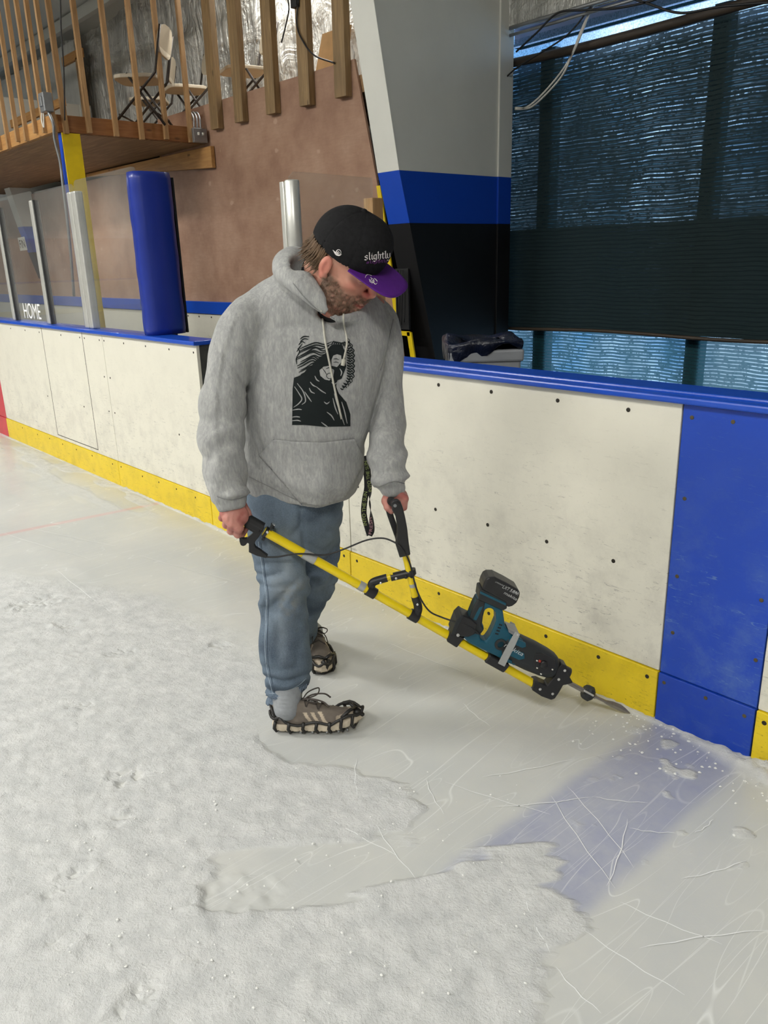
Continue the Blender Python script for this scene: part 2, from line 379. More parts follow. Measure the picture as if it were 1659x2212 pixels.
# far sides of the hall: boards and walls that the glass reflects
k = N('hall_wall'); z = k.sep(k.coord())[2]
c = k.mix(k.fr(z, .18, .185), srgb(236, 208, 30), srgb(226, 222, 208)); c = k.mix(k.fr(z, 1.1, 1.105), c, srgb(30, 70, 170)); c = k.mix(k.fr(z, 1.16, 1.165), c, srgb(158, 126, 104)); c = k.mix(k.fr(z, 2.6, 2.62), c, srgb(190, 188, 180))
k.bs(color=c, rough=.6); M['hall'] = k.m
struct(B().box((-30, -26.1, 0), (14, -26, 5)).make('wall_front', M['hall']))
struct(B().box((-30.1, -26, 0), (-30, 3.6, 7)).make('wall_left', M['hall']))
struct(B().box((13.9, -26, 0), (14, 3.6, 7)).make('wall_end', M['hall']))
struct(B().box((-20, 3.42, 0), (-4.9, 3.5, 5.2)).make('wall_outer', M['black_wall']))
struct(B().box((-30, 3.42, 0), (-20, 3.5, 5.2)).make('wall_outer', M['hall']))
# right of the column: low solid strip, open band closed only by meshes
struct(B().box((-4.8, 3.67, 3.4), (14, 3.72, 5.2)).make('wall_outer', M['roof']))
struct(B().box((-.5, 3.30, 0), (14, 3.34, 5.2)).make('wall_outer', M['hall']))
M['conc'] = plain('rubber_floor', srgb(58, 58, 60), .7, 0, .2, 3)
struct(B().box((-20, .11, -.01), (14, 3.6, .02)).make('floor_bench', M['conc']))
# eave beam above the mesh and its bright band of sky behind a wire screen
ZE = float(ony(1400, 26, 3.55)[2]); M['eave'] = plain('sky_tinted_eave_beam', srgb(176, 188, 222), .45, 0, .05, 2)  # blue skylight on the beam is put into its base colour
struct(B().box((-4.8, 3.56, ZE), (2, 3.64, ZE+.3)).box((-4.8, 3.52, ZE), (2, 3.66, ZE+.02)).box((-4.8, 3.53, ZE+.12), (2, 3.60, ZE+.13)).make('trim_7', M['eave']))
# posts outside
M['postg'] = plain('grey_outer_post', srgb(70, 78, 84), .6)
for i, (x0, x1) in enumerate(((-3.02, -2.90), (-4.47, -4.33))):
    o = B().box((x0, 3.50, 0), (x1, 3.60, 3.12)).make('post', M['postg'])
    tag(o, ['dark upright post behind the middle of the green mesh', 'upright post behind the green mesh next to the column'][i], 'post')
# mesh fabrics ----------------------------------------------------------
def mesh_fabric(name, base, slit, period, thr, fuzz=.0, solid_above=None, tint=(.55, .7, .9)):
    k = N(name); co = k.coord()
    wob = k.math('MULTIPLY', k.math('SUBTRACT', k.noise(2.3, 2, .5, k.coord(scale=(1, 1, .5))), .5), .05)
    x, y, z = k.sep(co)
    zz = k.math('ADD', z, wob)
    ph = k.math('FRACT', k.math('DIVIDE', zz, period))
    line = k.fr(k.math('ABSOLUTE', k.math('SUBTRACT', ph, .5)), .0, slit, 1, 0)
    n = k.noise(1., 3, .65, k.coord(scale=(26, 1, 1./period*.55)), .2)
    cl = k.noise(1., 3, .6, k.coord(scale=(2.6, 1, .55)), .4)
    dash = k.math('MULTIPLY', k.fr(n, thr, thr+.14), k.fr(cl, .36, .60, .28, 1.0))
    op = k.math('MULTIPLY', line, dash)
    k.bs(color=k.ramp(k.noise(1., 3, .6, k.coord(scale=(8, 1, 300))), [(.3, tuple(c*.6 for c in base)), (.7, base)]), rough=.75, spec=.2)
    return k, op, (x, y, z), ph
# the dark double layer curtain
k, op, (x, y, z), ph = mesh_fabric('green_shade_cloth', srgb(44, 58, 57), .17, .030, .40)
upper = k.fr(z, 1.745, 1.765, .02, 1)
op = k.math('MULTIPLY', op, upper)
hole = k.fr(k.noise(2.0, 2), .735, .76); 
op = k.math('MAXIMUM', op, k.math('MULTIPLY', hole, k.fr(k.math('ABSOLUTE', k.math('SUBTRACT', ph, .5)), 0, .2, .5, 0)))
# a little even seepage of daylight through the single layer
seep = k.math('MULTIPLY', upper, k.fr(k.noise(1.6, 3), .3, .7, .02, .07))
op = k.math('MAXIMUM', op, seep)
cbase = k.b.inputs['Base Color'].links[0].from_socket; k.bs(color=k.mix(k.math('MULTIPLY', k.fr(k.math('ABSOLUTE', k.math('SUBTRACT', ph, .5)), .0, .2, .8, 0), k.math('SUBTRACT', 1., upper)), cbase, (.004, .006, .006)))
lin = k.mix(k.math('MULTIPLY', k.fr(k.math('ABSOLUTE', k.math('SUBTRACT', ph, .0)), .0, .12, 1, 0), .8), (0, 0, 0), (1, 1, 1))
tr = k.n('BsdfTransparent', {'Color': (.80, .9, 1., 1)})
tl = k.n('BsdfTranslucent', {'Color': (.035, .06, .06, 1)})
a1 = k.n('MixShader', {0: .22, 1: k.b, 2: tl}); a2 = k.n('MixShader', {0: op, 1: a1, 2: tr})
k.t.links.new(a2.outputs[0], k.out.inputs[0]); k.bump(ph, .5, .01); M['curtain'] = k.m
# the thinner teal screen beneath and behind it
k, op, (x, y, z), ph = mesh_fabric('teal_wire_screen', srgb(40, 84, 94), .24, .026, .36)
op = k.math('MAXIMUM', op, k.math('MULTIPLY', k.fr(z, 2.95, 3.0, .06, 1.0), k.fr(k.noise(70, 3, .7), .35, .6, .45, .9)))
tr = k.n('BsdfTransparent', {'Color': (.85, .95, 1., 1)}); tl = k.n('BsdfTranslucent', {'Color': (.07, .17, .20, 1)})
a1 = k.n('MixShader', {0: .4, 1: k.b, 2: tl}); a2 = k.n('MixShader', {0: op, 1: a1, 2: tr})
k.t.links.new(a2.outputs[0], k.out.inputs[0]); M['screen'] = k.m
def cloth(name, x0, x1, z0, z1, y, mat, amp, nx=160, nz=90, seed=0):
    xs = np.linspace(x0, x1, nx); zs = np.linspace(z0, z1, nz); X, Z = np.meshgrid(xs, zs)
    P = np.stack([X.ravel(), np.zeros(X.size), Z.ravel()], 1)
    d = amp*fbm(P*np.array([2.2, 1, .7]), 1., 3, seed)
    zo = P[:, 2]+np.where(P[:, 2] < z0+.01, .012*fbm(P, 6, 2, 5), 0)
    v = np.stack([P[:, 0], y+d, zo], 1)
    f = [(j*nx+i, j*nx+i+1, (j+1)*nx+i+1, (j+1)*nx+i) for j in range(nz-1) for i in range(nx-1)]
    return mesh_obj(name, v, f, mat, None, True)
cur = cloth('mesh_curtain', -4.80, -.5, .935, 3.0, 3.36, M['curtain'], .02)
tag(cur, 'dark green shade cloth curtain hung over the opening beside the cream column', 'curtain')
scr = cloth('wire_screen', -4.85, -.5, .02, 3.24, 3.49, M['screen'], .006, 80, 60, 3)
tag(scr, 'teal wire screen showing as a bright strip below and above the dark curtain', 'screen')
M['old_pole'] = wood('old_pole', srgb(58, 48, 38), srgb(78, 66, 52), 0, 4)
q = B(); px = np.linspace(-4.8, -.5, 30); q.tube([(x, 3.335+.006*math.sin(x*4), 3.03+.012*math.sin(x*2.1)) for x in px], .034, 10)
rp = q.make('curtain_pole', M['old_pole'], None, True); tag(rp, 'weathered brown wooden pole carrying the top edge of the green curtain', 'pole')
q = B(); q.tube([(x, 3.345, .935+.01*math.sin(x*3)) for x in px], .014, 8)
rp = q.make('bottom_batten', M['old_pole'], None, True); tag(rp, 'thin dark batten weighting the bottom edge of the green curtain', 'batten')
# ------------------------------------------------------------------ deck with railing
M['lumber'] = wood('golden_lumber', srgb(170, 132, 88), srgb(198, 162, 116), 2, 5)
M['lumber_x'] = wood('golden_lumber_x', srgb(188, 138, 80), srgb(208, 162, 100), 0, 4)
M['lumber_y'] = wood('red_lumber_y', srgb(150, 98, 54), srgb(176, 122, 72), 1, 4)
M['grey_wood'] = wood('weathered_slat', srgb(138, 112, 76), srgb(168, 138, 96), 2, 4)
M['ply_under'] = wood('rough_ply_underside', srgb(158, 124, 84), srgb(190, 154, 108), 0, 3, knots=False)
dk = thing('wooden_deck', (-8.5, 1.4, 2.71), 'raised timber deck with upright rail bars, on the plywood wall above the bench', 'deck')
XD, YD = -7.62, .68
B().box((-14, YD+.04, 2.700), (XD-.04, 2.195, 2.712)).make('soffit', M['ply_under'], dk)
B().box((-14, YD, 2.705), (XD, YD+.04, 2.845)).make('rim_board', M['lumber_x'], dk, bevel=.002)
B().box((XD-.04, YD+.04, 2.705), (XD, 2.195, 2.845)).make('rim_board', M['lumber_y'], dk, bevel=.002)
B().box((-14, YD+.04, 2.80), (XD-.04, 2.195, 2.825)).make('floor_board', M['ply_under'], dk)
B().hexa([(-10.6, 2.15, 2.655), (-7.475, 2.15, 2.465), (-7.475, 2.192, 2.465), (-10.6, 2.192, 2.655), (-10.6, 2.15, 2.69), (-7.475, 2.15, 2.665), (-7.475, 2.192, 2.665), (-10.6, 2.192, 2.69)]).make('ledger_beam', M['lumber_x'], dk, bevel=.003)
def bal(x, y, zb=2.72, zt=4.3, w=.036, d=.036, lean=0):
    o = B().hexa([(x-w/2, y-d/2, zb), (x+w/2, y-d/2, zb), (x+w/2, y+d/2, zb), (x-w/2, y+d/2, zb), (x-w/2+lean, y-d/2, zt), (x+w/2+lean, y-d/2, zt), (x+w/2+lean, y+d/2, zt), (x-w/2+lean, y+d/2, zt)]).make('baluster', M['lumber'], dk, bevel=.002)
for i, x in enumerate((-7.54, -7.78, -8.0, -8.26, -8.5, -8.78, -9.06, -9.34, -9.6, -9.9, -10.2)): bal(x-.03, YD-.018, 2.715+.012*((i*37) % 5-2), 4.6, lean=.01*((i*53) % 5-2))
for i, y in enumerate((.775, .99, 1.243, 1.495, 1.749, 2.013)): bal(XD+.018, y, 2.70+.01*((i*29) % 3-1), 4.6, w=.036, d=.044, lean=.008*((i*31) % 5-2))
B().box((-14, YD, 4.5), (XD, YD+.04, 4.59)).box((XD-.04, YD, 4.5), (XD, 2.2, 4.59)).make('hand_rail', M['lumber_x'], dk)
# second rail row at the far end of the deck
for x in (-10.9, -11.3, -11.7): bal(x, 2.1, 2.72, 4.3)
B().box((-14, 2.06, 3.50), (-10.8, 2.10, 3.60)).make('mid_rail', M['lumber_x'], dk)
# the long slats nailed over the plywood
sr = thing('slat_railing', (-6.3, 2.17, 2.8), 'row of wide weathered slats nailed to the top of the brown plywood', 'railing')
for x0, x1, zb, ln in ((-7.42, -7.225, 2.800, .03), (-6.975, -6.785, 2.803, .02), (-6.45, -6.262, 2.80, .03), (-5.945, -5.72, 2.793, .02), (-5.467, -5.23, 2.785, .02)):
    w = .145; xa = x0+.005
    B().hexa([(xa, 2.135, zb), (xa+w, 2.135, zb-.004), (xa+w, 2.198, zb-.004), (xa, 2.198, zb), (xa+ln, 2.135, 4.6), (xa+w+ln, 2.135, 4.6), (xa+w+ln, 2.198, 4.6), (xa+ln, 2.198, 4.6)]).make('slat', M['grey_wood'], sr, bevel=.003)
B().box((-7.5, 2.15, 4.3), (-5.2, 2.19, 4.4)).make('top_rail', M['lumber_x'], sr)
# blue and yellow post
ps = thing('support_post', (-7.68, .82, 0), 'square post painted yellow and blue that holds up the deck corner', 'post')
B().box((-7.70, .735, 0), (-7.628, .90, 2.70)).make('blue_side', M['blue_steel'], ps)
B().box((-7.628, .737, 0), (-7.615, .903, 2.70)).make('yellow_side', M['yellow_paint'], ps, bevel=.002)
# junction boxes, conduit
M['galv'] = plain('galvanised', srgb(150, 152, 154), .4, .7, .12, 12)
M['whitep'] = plain('white_plastic', srgb(226, 224, 214), .4, 0, .03)
a = onx(428, 280, -7.6); 
jb = thing('junction_box', (-7.58, 2.1, 2.74), 'small grey steel switch box with two toggles at the end of the deck rim', 'electrical box')
B().box((-7.615, 2.02, 2.70), (-7.55, 2.17, 2.83)).make('box', M['galv'], jb, bevel=.004)
for y in (2.07, 2.12): B().box((-7.55, y-.008, 2.765), (-7.535, y+.008, 2.79)).make('toggle', M['whitep'], jb, bevel=.002)
q = B()
for i, (y, x1) in enumerate(((2.05, -7.66), (2.085, -7.7), (2.12, -7.75))):
    q.tube(spline([(-7.58, y, 2.83), (-7.60, y+.01, 2.93), (-7.68, y+.02, 2.99), (x1-.12, y+.05, 2.98-.03*i)], 6), .009, 8)
q.make('conduit', M['galv'], jb, True)
p = at(97, 250, 6.65); 
ob = thing('outlet_box', (-8.05, .64, 2.86), 'grey outlet box with a white plug hanging outside the deck corner', 'electrical box')
X0 = ony(95, 240, .62)
B().box((X0[0]+.02, .58, X0[2]-.02), (X0[0]+.13, .66, X0[2]+.13)).make('box', M['galv'], ob, bevel=.006)
B().box((X0[0]+.045, .567, X0[2]+.02), (X0[0]+.105, .582, X0[2]+.10)).make('cover', M['galv'], ob, bevel=.004)
B().box((X0[0]-.045, .60, X0[2]+.03), (X0[0]+.02, .64, X0[2]+.075)).make('plug', M['whitep'], ob, bevel=.006)
q = B(); q.tube(spline([(X0[0]-.03, .62, X0[2]+.03), (X0[0]-.03, .60, X0[2]-.06), (X0[0]-.005, .60, X0[2]-.13), (X0[0]+.02, .60, X0[2]-.06), (X0[0]-.005, .62, X0[2]+.02)], 6), .006, 6); q.make('cord', M['whitep'], ob, True)
q = B(); q.tube(spline([(X0[0]+.10, .62, X0[2]-.02), (X0[0]+.12, .64, X0[2]-.12), tuple(ony(118, 300, .66)), tuple(ony(130, 350, .70)), tuple(ony(136, 400, .70)), tuple(ony(150, 520, .70)), tuple(ony(160, 640, .70))], 8), .014, 8)
cd = q.make('conduit', M['galv'], None, True); tag(cd, 'thin grey conduit pipe running down beside the yellow and blue post', 'conduit')
# ------------------------------------------------------------------ glass, stanchions, pad
k = N('acrylic_glass'); gl = k.n('BsdfGlossy', {'Color': (.9, .93, .93, 1), 'Roughness': .03}); tr = k.n('BsdfTransparent', {'Color': (.93, .94, .93, 1)}); df = k.n('BsdfDiffuse', {'Color': (.72, .72, .70, 1)})
lw = k.n('LayerWeight', {'Blend': .5}).outputs['Facing']; fx = k.math('ADD', k.math('MULTIPLY', k.math('POWER', lw, 3.0), .38), .03)
a = k.n('MixShader', {0: k.fr(k.noise(1.4, 4), .3, .8, .03, .10), 1: tr, 2: df}); b_ = k.n('MixShader', {0: fx, 1: a, 2: gl}); k.t.links.new(b_.outputs[0], k.out.inputs[0]); M['acrylic'] = k.m
M['alu'] = plain('brushed_aluminium', srgb(214, 214, 208), .34, .55, .05, 20)
M['alu_dark'] = plain('dark_gasket', srgb(60, 60, 60), .5)
ZG = 2.105
sx = [-4.83, -5.79, -6.61, -7.46, -8.3]
def rounded(x0, x1, z0, z1, r=.05, n=5):
    P = [(x0, z0), (x1, z0)]
    P += [(x1-r+r*math.sin(a), z1-r+r*math.cos(a)) for a in np.linspace(PI/2, 0, n)]
    P += [(x0+r-r*math.sin(a), z1-r+r*math.cos(a)) for a in np.linspace(0, PI/2, n)]
    return P
labs = ['clear glass panel between the blue pad and the double white stanchion', 'clear glass panel left of the double stanchion, with nothing lettered on it', 'clear glass panel lettered HOME along its lower edge', 'clear glass panel at the far left edge, beyond the HOME panel', 'last clear glass panel cut by the left picture edge']
XS = [-9.3]+[-8.3, -7.46, -6.61, -5.79, -4.80]
glasses = []
for i in range(5):
    x0, x1 = XS[i], XS[i+1]; j = 4-i
    t = thing('glass_panel', ((x0+x1)/2, .05, HB+.025), labs[j], 'glass')
    P = rounded(x0+.012, x1-.012, HB+.026, ZG+(.0 if i % 2 else .015))
    B().prism([(x, .045, z) for x, z in P], (0, .012, 0)).make('pane', M['acrylic'], t)
    glasses.append(t)
def stanchion(x, w, label, z1=ZG-.055, y=.05, dbl=False, depth=.045):
    t = thing('stanchion', (x, y, HB+.025), label, 'stanchion', None)
    if dbl:
        for dx in (-.04, .04):
            B().box((x+dx-.034, y-.03, HB+.025), (x+dx+.034, y+.03, z1)).make('post', M['alu'], t, bevel=.01, seg=3)
        B().box((x-.01, y-.022, HB+.025), (x+.01, y+.02, z1-.005)).make('gasket', M['alu_dark'], t)
    else:
        B().box((x-w/2, y-.03, HB+.025), (x+w/2, y+.03, z1)).make('post', M['alu'], t, bevel=.01, seg=3)
        B().box((x+w/2-.002, y-.02, HB+.025), (x+w/2+.012, y+.02, z1)).make('gasket', M['alu_dark'], t)
    return t
stanchion(-5.79, .1, 'double white aluminium stanchion between the two nearest glass panels', dbl=True)
stanchion(-6.61, .06, 'white stanchion just right of the HOME lettering', )
stanchion(-7.46, .055, 'white stanchion left of the HOME lettering')
stanchion(-8.3, .055, 'white stanchion close to the left picture edge')
stanchion(-4.812, .02, 'narrow white end stanchion beside the blue pad', z1=ZG-.03)
# HOME lettering
def text_mesh(s, font=None):
    cu = bpy.data.curves.new('t', 'FONT'); cu.body = s; cu.size = 1; cu.align_x = 'LEFT'
    o = bpy.data.objects.new('t', cu); COL.objects.link(o); dg = bpy.context.evaluated_depsgraph_get(); dg.update()
    me = bpy.data.meshes.new_from_object(o.evaluated_get(dg)); v = np.array([p.co[:] for p in me.vertices]); f = [tuple(p.vertices) for p in me.polygons]
    bpy.data.objects.remove(o); bpy.data.curves.remove(cu); bpy.data.meshes.remove(me); return v, f
M['white_paint'] = plain('white_lettering', (.86, .86, .84), .5, 0, .03)
v, f = text_mesh('HOME')
v[:, 0] = (v[:, 0]-v[:, 0].min())/np.ptp(v[:, 0]); v[:, 1] = (v[:, 1]-v[:, 1].min())/np.ptp(v[:, 1])
a, b_, c_ = ony(54, 690, .042), ony(90, 693, .042), ony(54, 663, .042)
xa, xb = a[0], b_[0]; 
mesh_obj('lettering', [(xa+p[0]*(xb-xa), .0425, a[2]+.012+p[1]*.125) for p in v], f, M['white_paint'], glasses[2])
# pad
k = N('blue_vinyl'); k.bs(color=srgb(26, 48, 140), rough=.34, spec=.5); k.bump(k.noise(6, 3, .5, k.coord(scale=(1, 1, .35))), .25, .03); M['vinyl'] = k.m
pd = thing('corner_pad', (-4.83, .12, HB+.025), 'tall blue vinyl pad wrapped round the end of the glass', 'pad')
q = B(); ring = []
prof = [(-4.79, -.005), (-4.845, .0), (-4.86, .03), (-4.86, .20), (-4.84, .245), (-4.80, .262), (-4.75, .245), (-4.725, .20), (-4.72, .12), (-4.73, .04), (-4.755, .004)]
prof = [(x, y) for x, y in prof]
zs = np.linspace(HB+.026, 2.085, 26); v = []
for z in zs:
    for i, (x, y) in enumerate(prof):
        s = 1+.012*math.sin(z*17+i)+.008*math.sin(z*41+i*2); e = min(1, (z-zs[0]+.004)/.02, (zs[-1]-z+.004)/.02)**.5
        cx, cy = -4.80, .12; v.append((cx+(x-cx)*s*(.92+.08*e), cy+(y-cy)*s*(.95+.05*e), z))
n = len(prof); f = [(i*n+j, i*n+(j+1) % n, (i+1)*n+(j+1) % n, (i+1)*n+j) for i in range(len(zs)-1) for j in range(n)]+[tuple(range(n)), tuple(range((len(zs)-1)*n, len(zs)*n))]
B().add(v, f).make('cover', M['vinyl'], pd, True)
B().box((-4.85, .262, HB+.026), (-4.77, .275, 2.06)).make('back_board', M['black_matte'], pd)
# right hand glass by the doorway and its wooden post
gp = thing('glass_panel', (-3.19, .27, 1.13), 'clear glass panel behind the man, between its round stanchion and a wooden post', 'glass')
P = [(.02+.0, HB+.03), (.525, HB+.03), (.525, 1.93), (.05, 1.938), (.022, 1.915)]
B().prism([(-3.186, y, z) for y, z in P], (-.012, 0, 0)).make('pane', M['acrylic'], gp)
st = thing('stanchion', (-3.17, .0, HB+.03), 'round aluminium stanchion rising behind the shoulder of the man', 'stanchion')
B().lathe((-3.17, .02, HB+.03), (0, 0, 1), [(0, .034), (.765, .034), (.77, .03)], 20).make('post', M['alu'], st, True)
B().box((-3.235, -.005, HB+.03), (-3.205, .04, 1.895)).make('channel', M['alu'], st, bevel=.003)
smooth_by_angle(st.children[0])
wp = B().box((-3.22, .49, .02), (-3.15, .56, 1.835)).make('wooden_post', M['lumber'], None, bevel=.003)
tag(wp, 'square wooden post end showing beside the glass behind the cap', 'post')
# black wiring tray by yellow trim
wt = thing('cable_tray', (-4.79, 2.1, 1), 'black wiring hanging between the yellow trim and the column', 'cables')
q = B()
for i in range(4):
    x = -4.80+.035*i; q.tube([(x+.01*math.sin(z*9+i), 2.165-.01*i, z) for z in np.linspace(1.0+.02*i, 1.46, 10)], .005, 6)
q.make('wire', M['black_matte'], wt, True)
B().box((-4.83, 2.172, 1.0), (-4.68, 2.19, 1.47)).make('backing', M['black_matte'], wt)
# ------------------------------------------------------------------ bin with bag
M['bin'] = plain('grey_bin', srgb(150, 154, 160), .5, 0, .05)
k = N('blue_black_bag'); k.bs(color=k.ramp(k.noise(4, 3), [(.35, (.004, .005, .010)), (.7, (.006, .014, .05))]), rough=.28, spec=.6); k.bump(k.noise(14, 4, .6, None, 1.5), .6, .02); M['bag'] = k.m
bc = at(1040, 770, 4.45)
bn = thing('waste_bin', (bc[0], bc[1], .02), 'grey bin lined with a glossy dark bag, standing behind the blue board cap', 'bin')
cx, cy = bc[0], bc[1]; wx = RH*.19; wd = FH*.2
def brect(s, z, o=0): return [tuple(np.array([cx, cy, z])+(wx*a+wd*b)*s) for a, b in ((-1, -1), (1, -1), (1, 1), (-1, 1))]
B().hexa(brect(.86, .02)+brect(1, 1.065)).hexa(brect(1.06, 1.0)+brect(1.07, 1.065)).make('body', M['bin'], bn, bevel=.012)
# draped liner
nu, nv = 48, 10; v = []; 
for j in range(nv):
    t = j/(nv-1)
    for i in range(nu):
        a = 2*PI*i/nu; sq = max(abs(math.cos(a)), abs(math.sin(a)))
        ra = (1.02/sq**.75)
        fold = .035*math.sin(a*5+1)+.02*math.sin(a*11)
        if t < .25: s = ra*(.55+t*1.9); z = 1.115+.02*math.sin(a*3)-.03*(1-t*4)
        else: s = ra*(1.07+.05*math.sin(t*3)); z = 1.115-(t-.25)/.75*(.085+.05*math.sin(a*2+.6)+.02*math.sin(a*7))
        p = np.array([cx, cy, z])+(wx*math.cos(a)+wd*math.sin(a))*(s+fold*t); v.append(p)
f = [(j*nu+i, j*nu+(i+1) % nu, (j+1)*nu+(i+1) % nu, (j+1)*nu+i) for j in range(nv-1) for i in range(nu)]+[tuple(range(nu))]
o = mesh_obj('liner_bag', v, f, M['bag'], bn, True)
# ------------------------------------------------------------------ cables
M['cable'] = plain('black_cable', (.012, .012, .013), .5); M['wcable'] = plain('white_cable', srgb(210, 208, 200), .5)
def cable(name, pts, Y, r, mat, label, n=8, fn=None):
    P = [(fn or ony)(x, y, Y) for x, y in pts]; q = B(); q.tube(spline(P, n), r, 6); o = q.make(name, M[mat], None, True); return tag(o, label, 'cable')
wc = thing('hanging_cable', onyx if False else tuple(ony(1240, 110, 3.1)), 'pair of white cables looping down across the top of the green curtain', 'cable')
for dx in (0, 8):
    P = [ony(x, y, 3.22) for x, y in ((1290, 0), (1275, 25), (1255, 75-dx), (1235, 120), (1205+dx, 165), (1165+dx, 210), (1135+dx, 233), (1113, 236-dx*.4))]
    q = B(); q.tube(spline(P, 8), .008, 6); q.make('strand', M['wcable'], wc, True)
cable('overhead_cable', [(1280, 8), (1245, 55), (1212, 86), (1150, 125), (1112, 150), (1085, 175)], 3.2, .007, 'cable', 'black cable sagging nearest the column across the bright eave')
cable('overhead_cable', [(1115, 112), (1160, 70), (1205, 28), (1260, 22), (1330, 18), (1400, 4), (1430, -8)], 3.15, .008, 'cable', 'black cable running level along the eave above the curtain')
cable('overhead_cable', [(1360, -5), (1400, 8), (1470, 28), (1560, 14), (1700, 2)], 3.15, .008, 'cable', 'black cable crossing the top right eave')
cable('hanging_cable', [(648, -30), (641, 50), (655, 90), (680, 120), (722, 136)], 2.12, .007, 'cable', 'black cable looping down over the wide slats beside the white column')
cable('hanging_cable', [(620, -10), (624, 20), (616, 60), (608, 92)], 2.12, .006, 'cable', 'short black cable dangling between the third and fourth wide slats')
cable('hanging_cable', [(130, -20), (132, 60), (138, 160), (140, 260)], .72, .006, 'cable', 'thin black cable hanging down behind the deck corner bars')
# small black bracket at the top
a = ony(636, 5, 2.12); o = B().box((a[0]-.03, 2.1, a[2]-.04), (a[0]+.05, 2.14, a[2]+.2)).make('bracket', M['black_matte'], None, bevel=.004); tag(o, 'black steel bracket at the top edge of the picture by the slats', 'bracket')
# conduit pipes under the foil
pp = thing('pipe_run', (-3.5, 3.25, 3.2), 'pair of thin silver pipes along the bottom of the foil above the curtain', 'pipe')
for dz, r in ((.02, .016), (-.03, .012)):
    q = B(); q.tube([(x, 3.2, 3.225+dz) for x in np.linspace(-4.55, -.5, 20)], r, 8); q.make('pipe', M['galv'], pp, True)
# ------------------------------------------------------------------ folding chairs in the loft
M['chair_p'] = plain('beige_plastic', srgb(190, 180, 160), .5, 0, .05)
M['chair_m'] = plain('dark_bronze_tube', srgb(58, 52, 48), .4, .4)
def chair(base, rz, label, tilt=0.):
    t = thing('folding_chair', base, label, 'chair', None); t.rotation_euler = (tilt, 0, rz)
    Rm = Matrix.Translation(base) @ t.rotation_euler.to_matrix().to_4x4()
    t.matrix_basis = Rm
    T = lambda p: tuple((Rm @ Vector(p)))
    def seat_shape(w, d, z, th, bow):                # x: right, y: forward
        q = B(); n = 22; v = []
        for zz in (z-th, z):
            for i in range(n):
                a = 2*PI*i/n; c, s = math.cos(a), math.sin(a); e = .45
                v.append(T((w/2*abs(c)**e*(1 if c > 0 else -1), d/2*abs(s)**e*(1 if s > 0 else -1)+.0, zz-(bow if zz == z else bow))))
        q.add(v, [tuple(range(n))[::-1], tuple(range(n, 2*n))]+[(i, (i+1) % n, (i+1) % n+n, i+n) for i in range(n)]); return q
    seat_shape(.42, .42, .45, .035, 0).make('seat', M['chair_p'], t, bevel=.008)
    q = B(); n = 24; v = []
    for off in (0, .022):
        for i in range(n):
            a = 2*PI*i/n; c, s = math.cos(a), math.sin(a); x = .22*abs(c)**.6*(1 if c > 0 else -1); z = .13*abs(s)**.8*(1 if s > 0 else -1)
            zz = .74+z; v.append(T((x, -.245-(zz-.45)*.22+off+.35*x*x, zz)))
    q.add(v, [tuple(range(n))[::-1], tuple(range(n, 2*n))]+[(i, (i+1) % n, (i+1) % n+n, i+n) for i in range(n)]).make('backrest', M['chair_p'], t, bevel=.005)
    for s in (-1, 1):
        q = B(); q.tube([T(p) for p in ((s*.215, -.31, .84), (s*.215, -.22, .45), (s*.22, .24, 0))], .0125, 8); q.make('front_leg', M['chair_m'], t, True)
        q = B(); q.tube([T(p) for p in ((s*.195, .06, .45), (s*.20, -.26, 0))], .0125, 8); q.make('rear_leg', M['chair_m'], t, True)
    q = B(); q.tube([T((-.2, -.2, .10)), T((.2, -.2, .10))], .009, 8).tube([T((-.22, .16, .10)), T((.22, .16, .10))], .009, 8); q.make('crossbar', M['chair_m'], t, True)
    return t
zf = 2.83
CH = [((300, 168), 2.68, 2.4, 'beige folding chair standing highest, seen side-on between the rail bars'),
      ((400, 190), 2.78, 2.9, 'beige folding chair behind the end of the deck rail'),
      ((525, 150), 2.78, 2.9, 'beige folding chair behind the first two wide slats'),
      ((322, 216), 3.04, 2.5, 'low beige folding chair behind the highest one on the deck')]
for (px, py), Y, rz, lb_ in CH:
    rd = ray(px, py); Y = CAM[1]+rd[1]*((3.278 if px == 300 else 3.378)-CAM[2])/rd[2]
    s_ = ony(px, py, Y)                                    # centre of the seat
    chair(Vector((s_[0], s_[1], s_[2]-.45)), rz, lb_)
# back support under the chairs: loft floor behind the wall
struct(B().box((-14, 2.225, 2.80), (-4.9, 3.33, 2.925)).make('floor_loft', M['ply_under']))
# a wooden frame at the far end of the loft
fr = thing('door_frame', tuple(ony(150, 260, 3.1)), 'rough timber door frame deep behind the deck bars', 'frame')
a = ony(135, 125, 3.1); b_ = ony(172, 125, 3.1); c_ = ony(160, 265, 3.1)
B().box((a[0], 3.08, a[2]-.12), (b_[0]+.1, 3.13, a[2])).make('lintel', M['lumber_x'], fr)
B().box((b_[0]-.12, 3.08, 2.83), (b_[0]+.02, 3.13, a[2]-.1)).make('jamb', M['lumber'], fr)
M['white_wall'] = plain('white_wall', srgb(190, 190, 184), .6)
o = B().box((-19.9, 3.12, 2.83), (b_[0]-.2, 3.16, 4.75)).make('wall_loft', M['white_wall']); struct(o)
# tan board leaning in the loft behind the fourth slat
a = ony(700, 95, 2.6); o = B().hexa([(a[0]-.15, 2.5, 2.83), (a[0]+.35, 2.5, 2.83), (a[0]+.35, 2.53, 2.83), (a[0]-.15, 2.53, 2.83), (a[0]-.02, 2.6, a[2]+.08), (a[0]+.35, 2.6, a[2]+.08), (a[0]+.35, 2.63, a[2]+.08), (a[0]-.02, 2.63, a[2]+.08)]).make('leaning_board', M['pale_edge'])
tag(o, 'tan board leaning in the loft behind the last two wide slats', 'board')
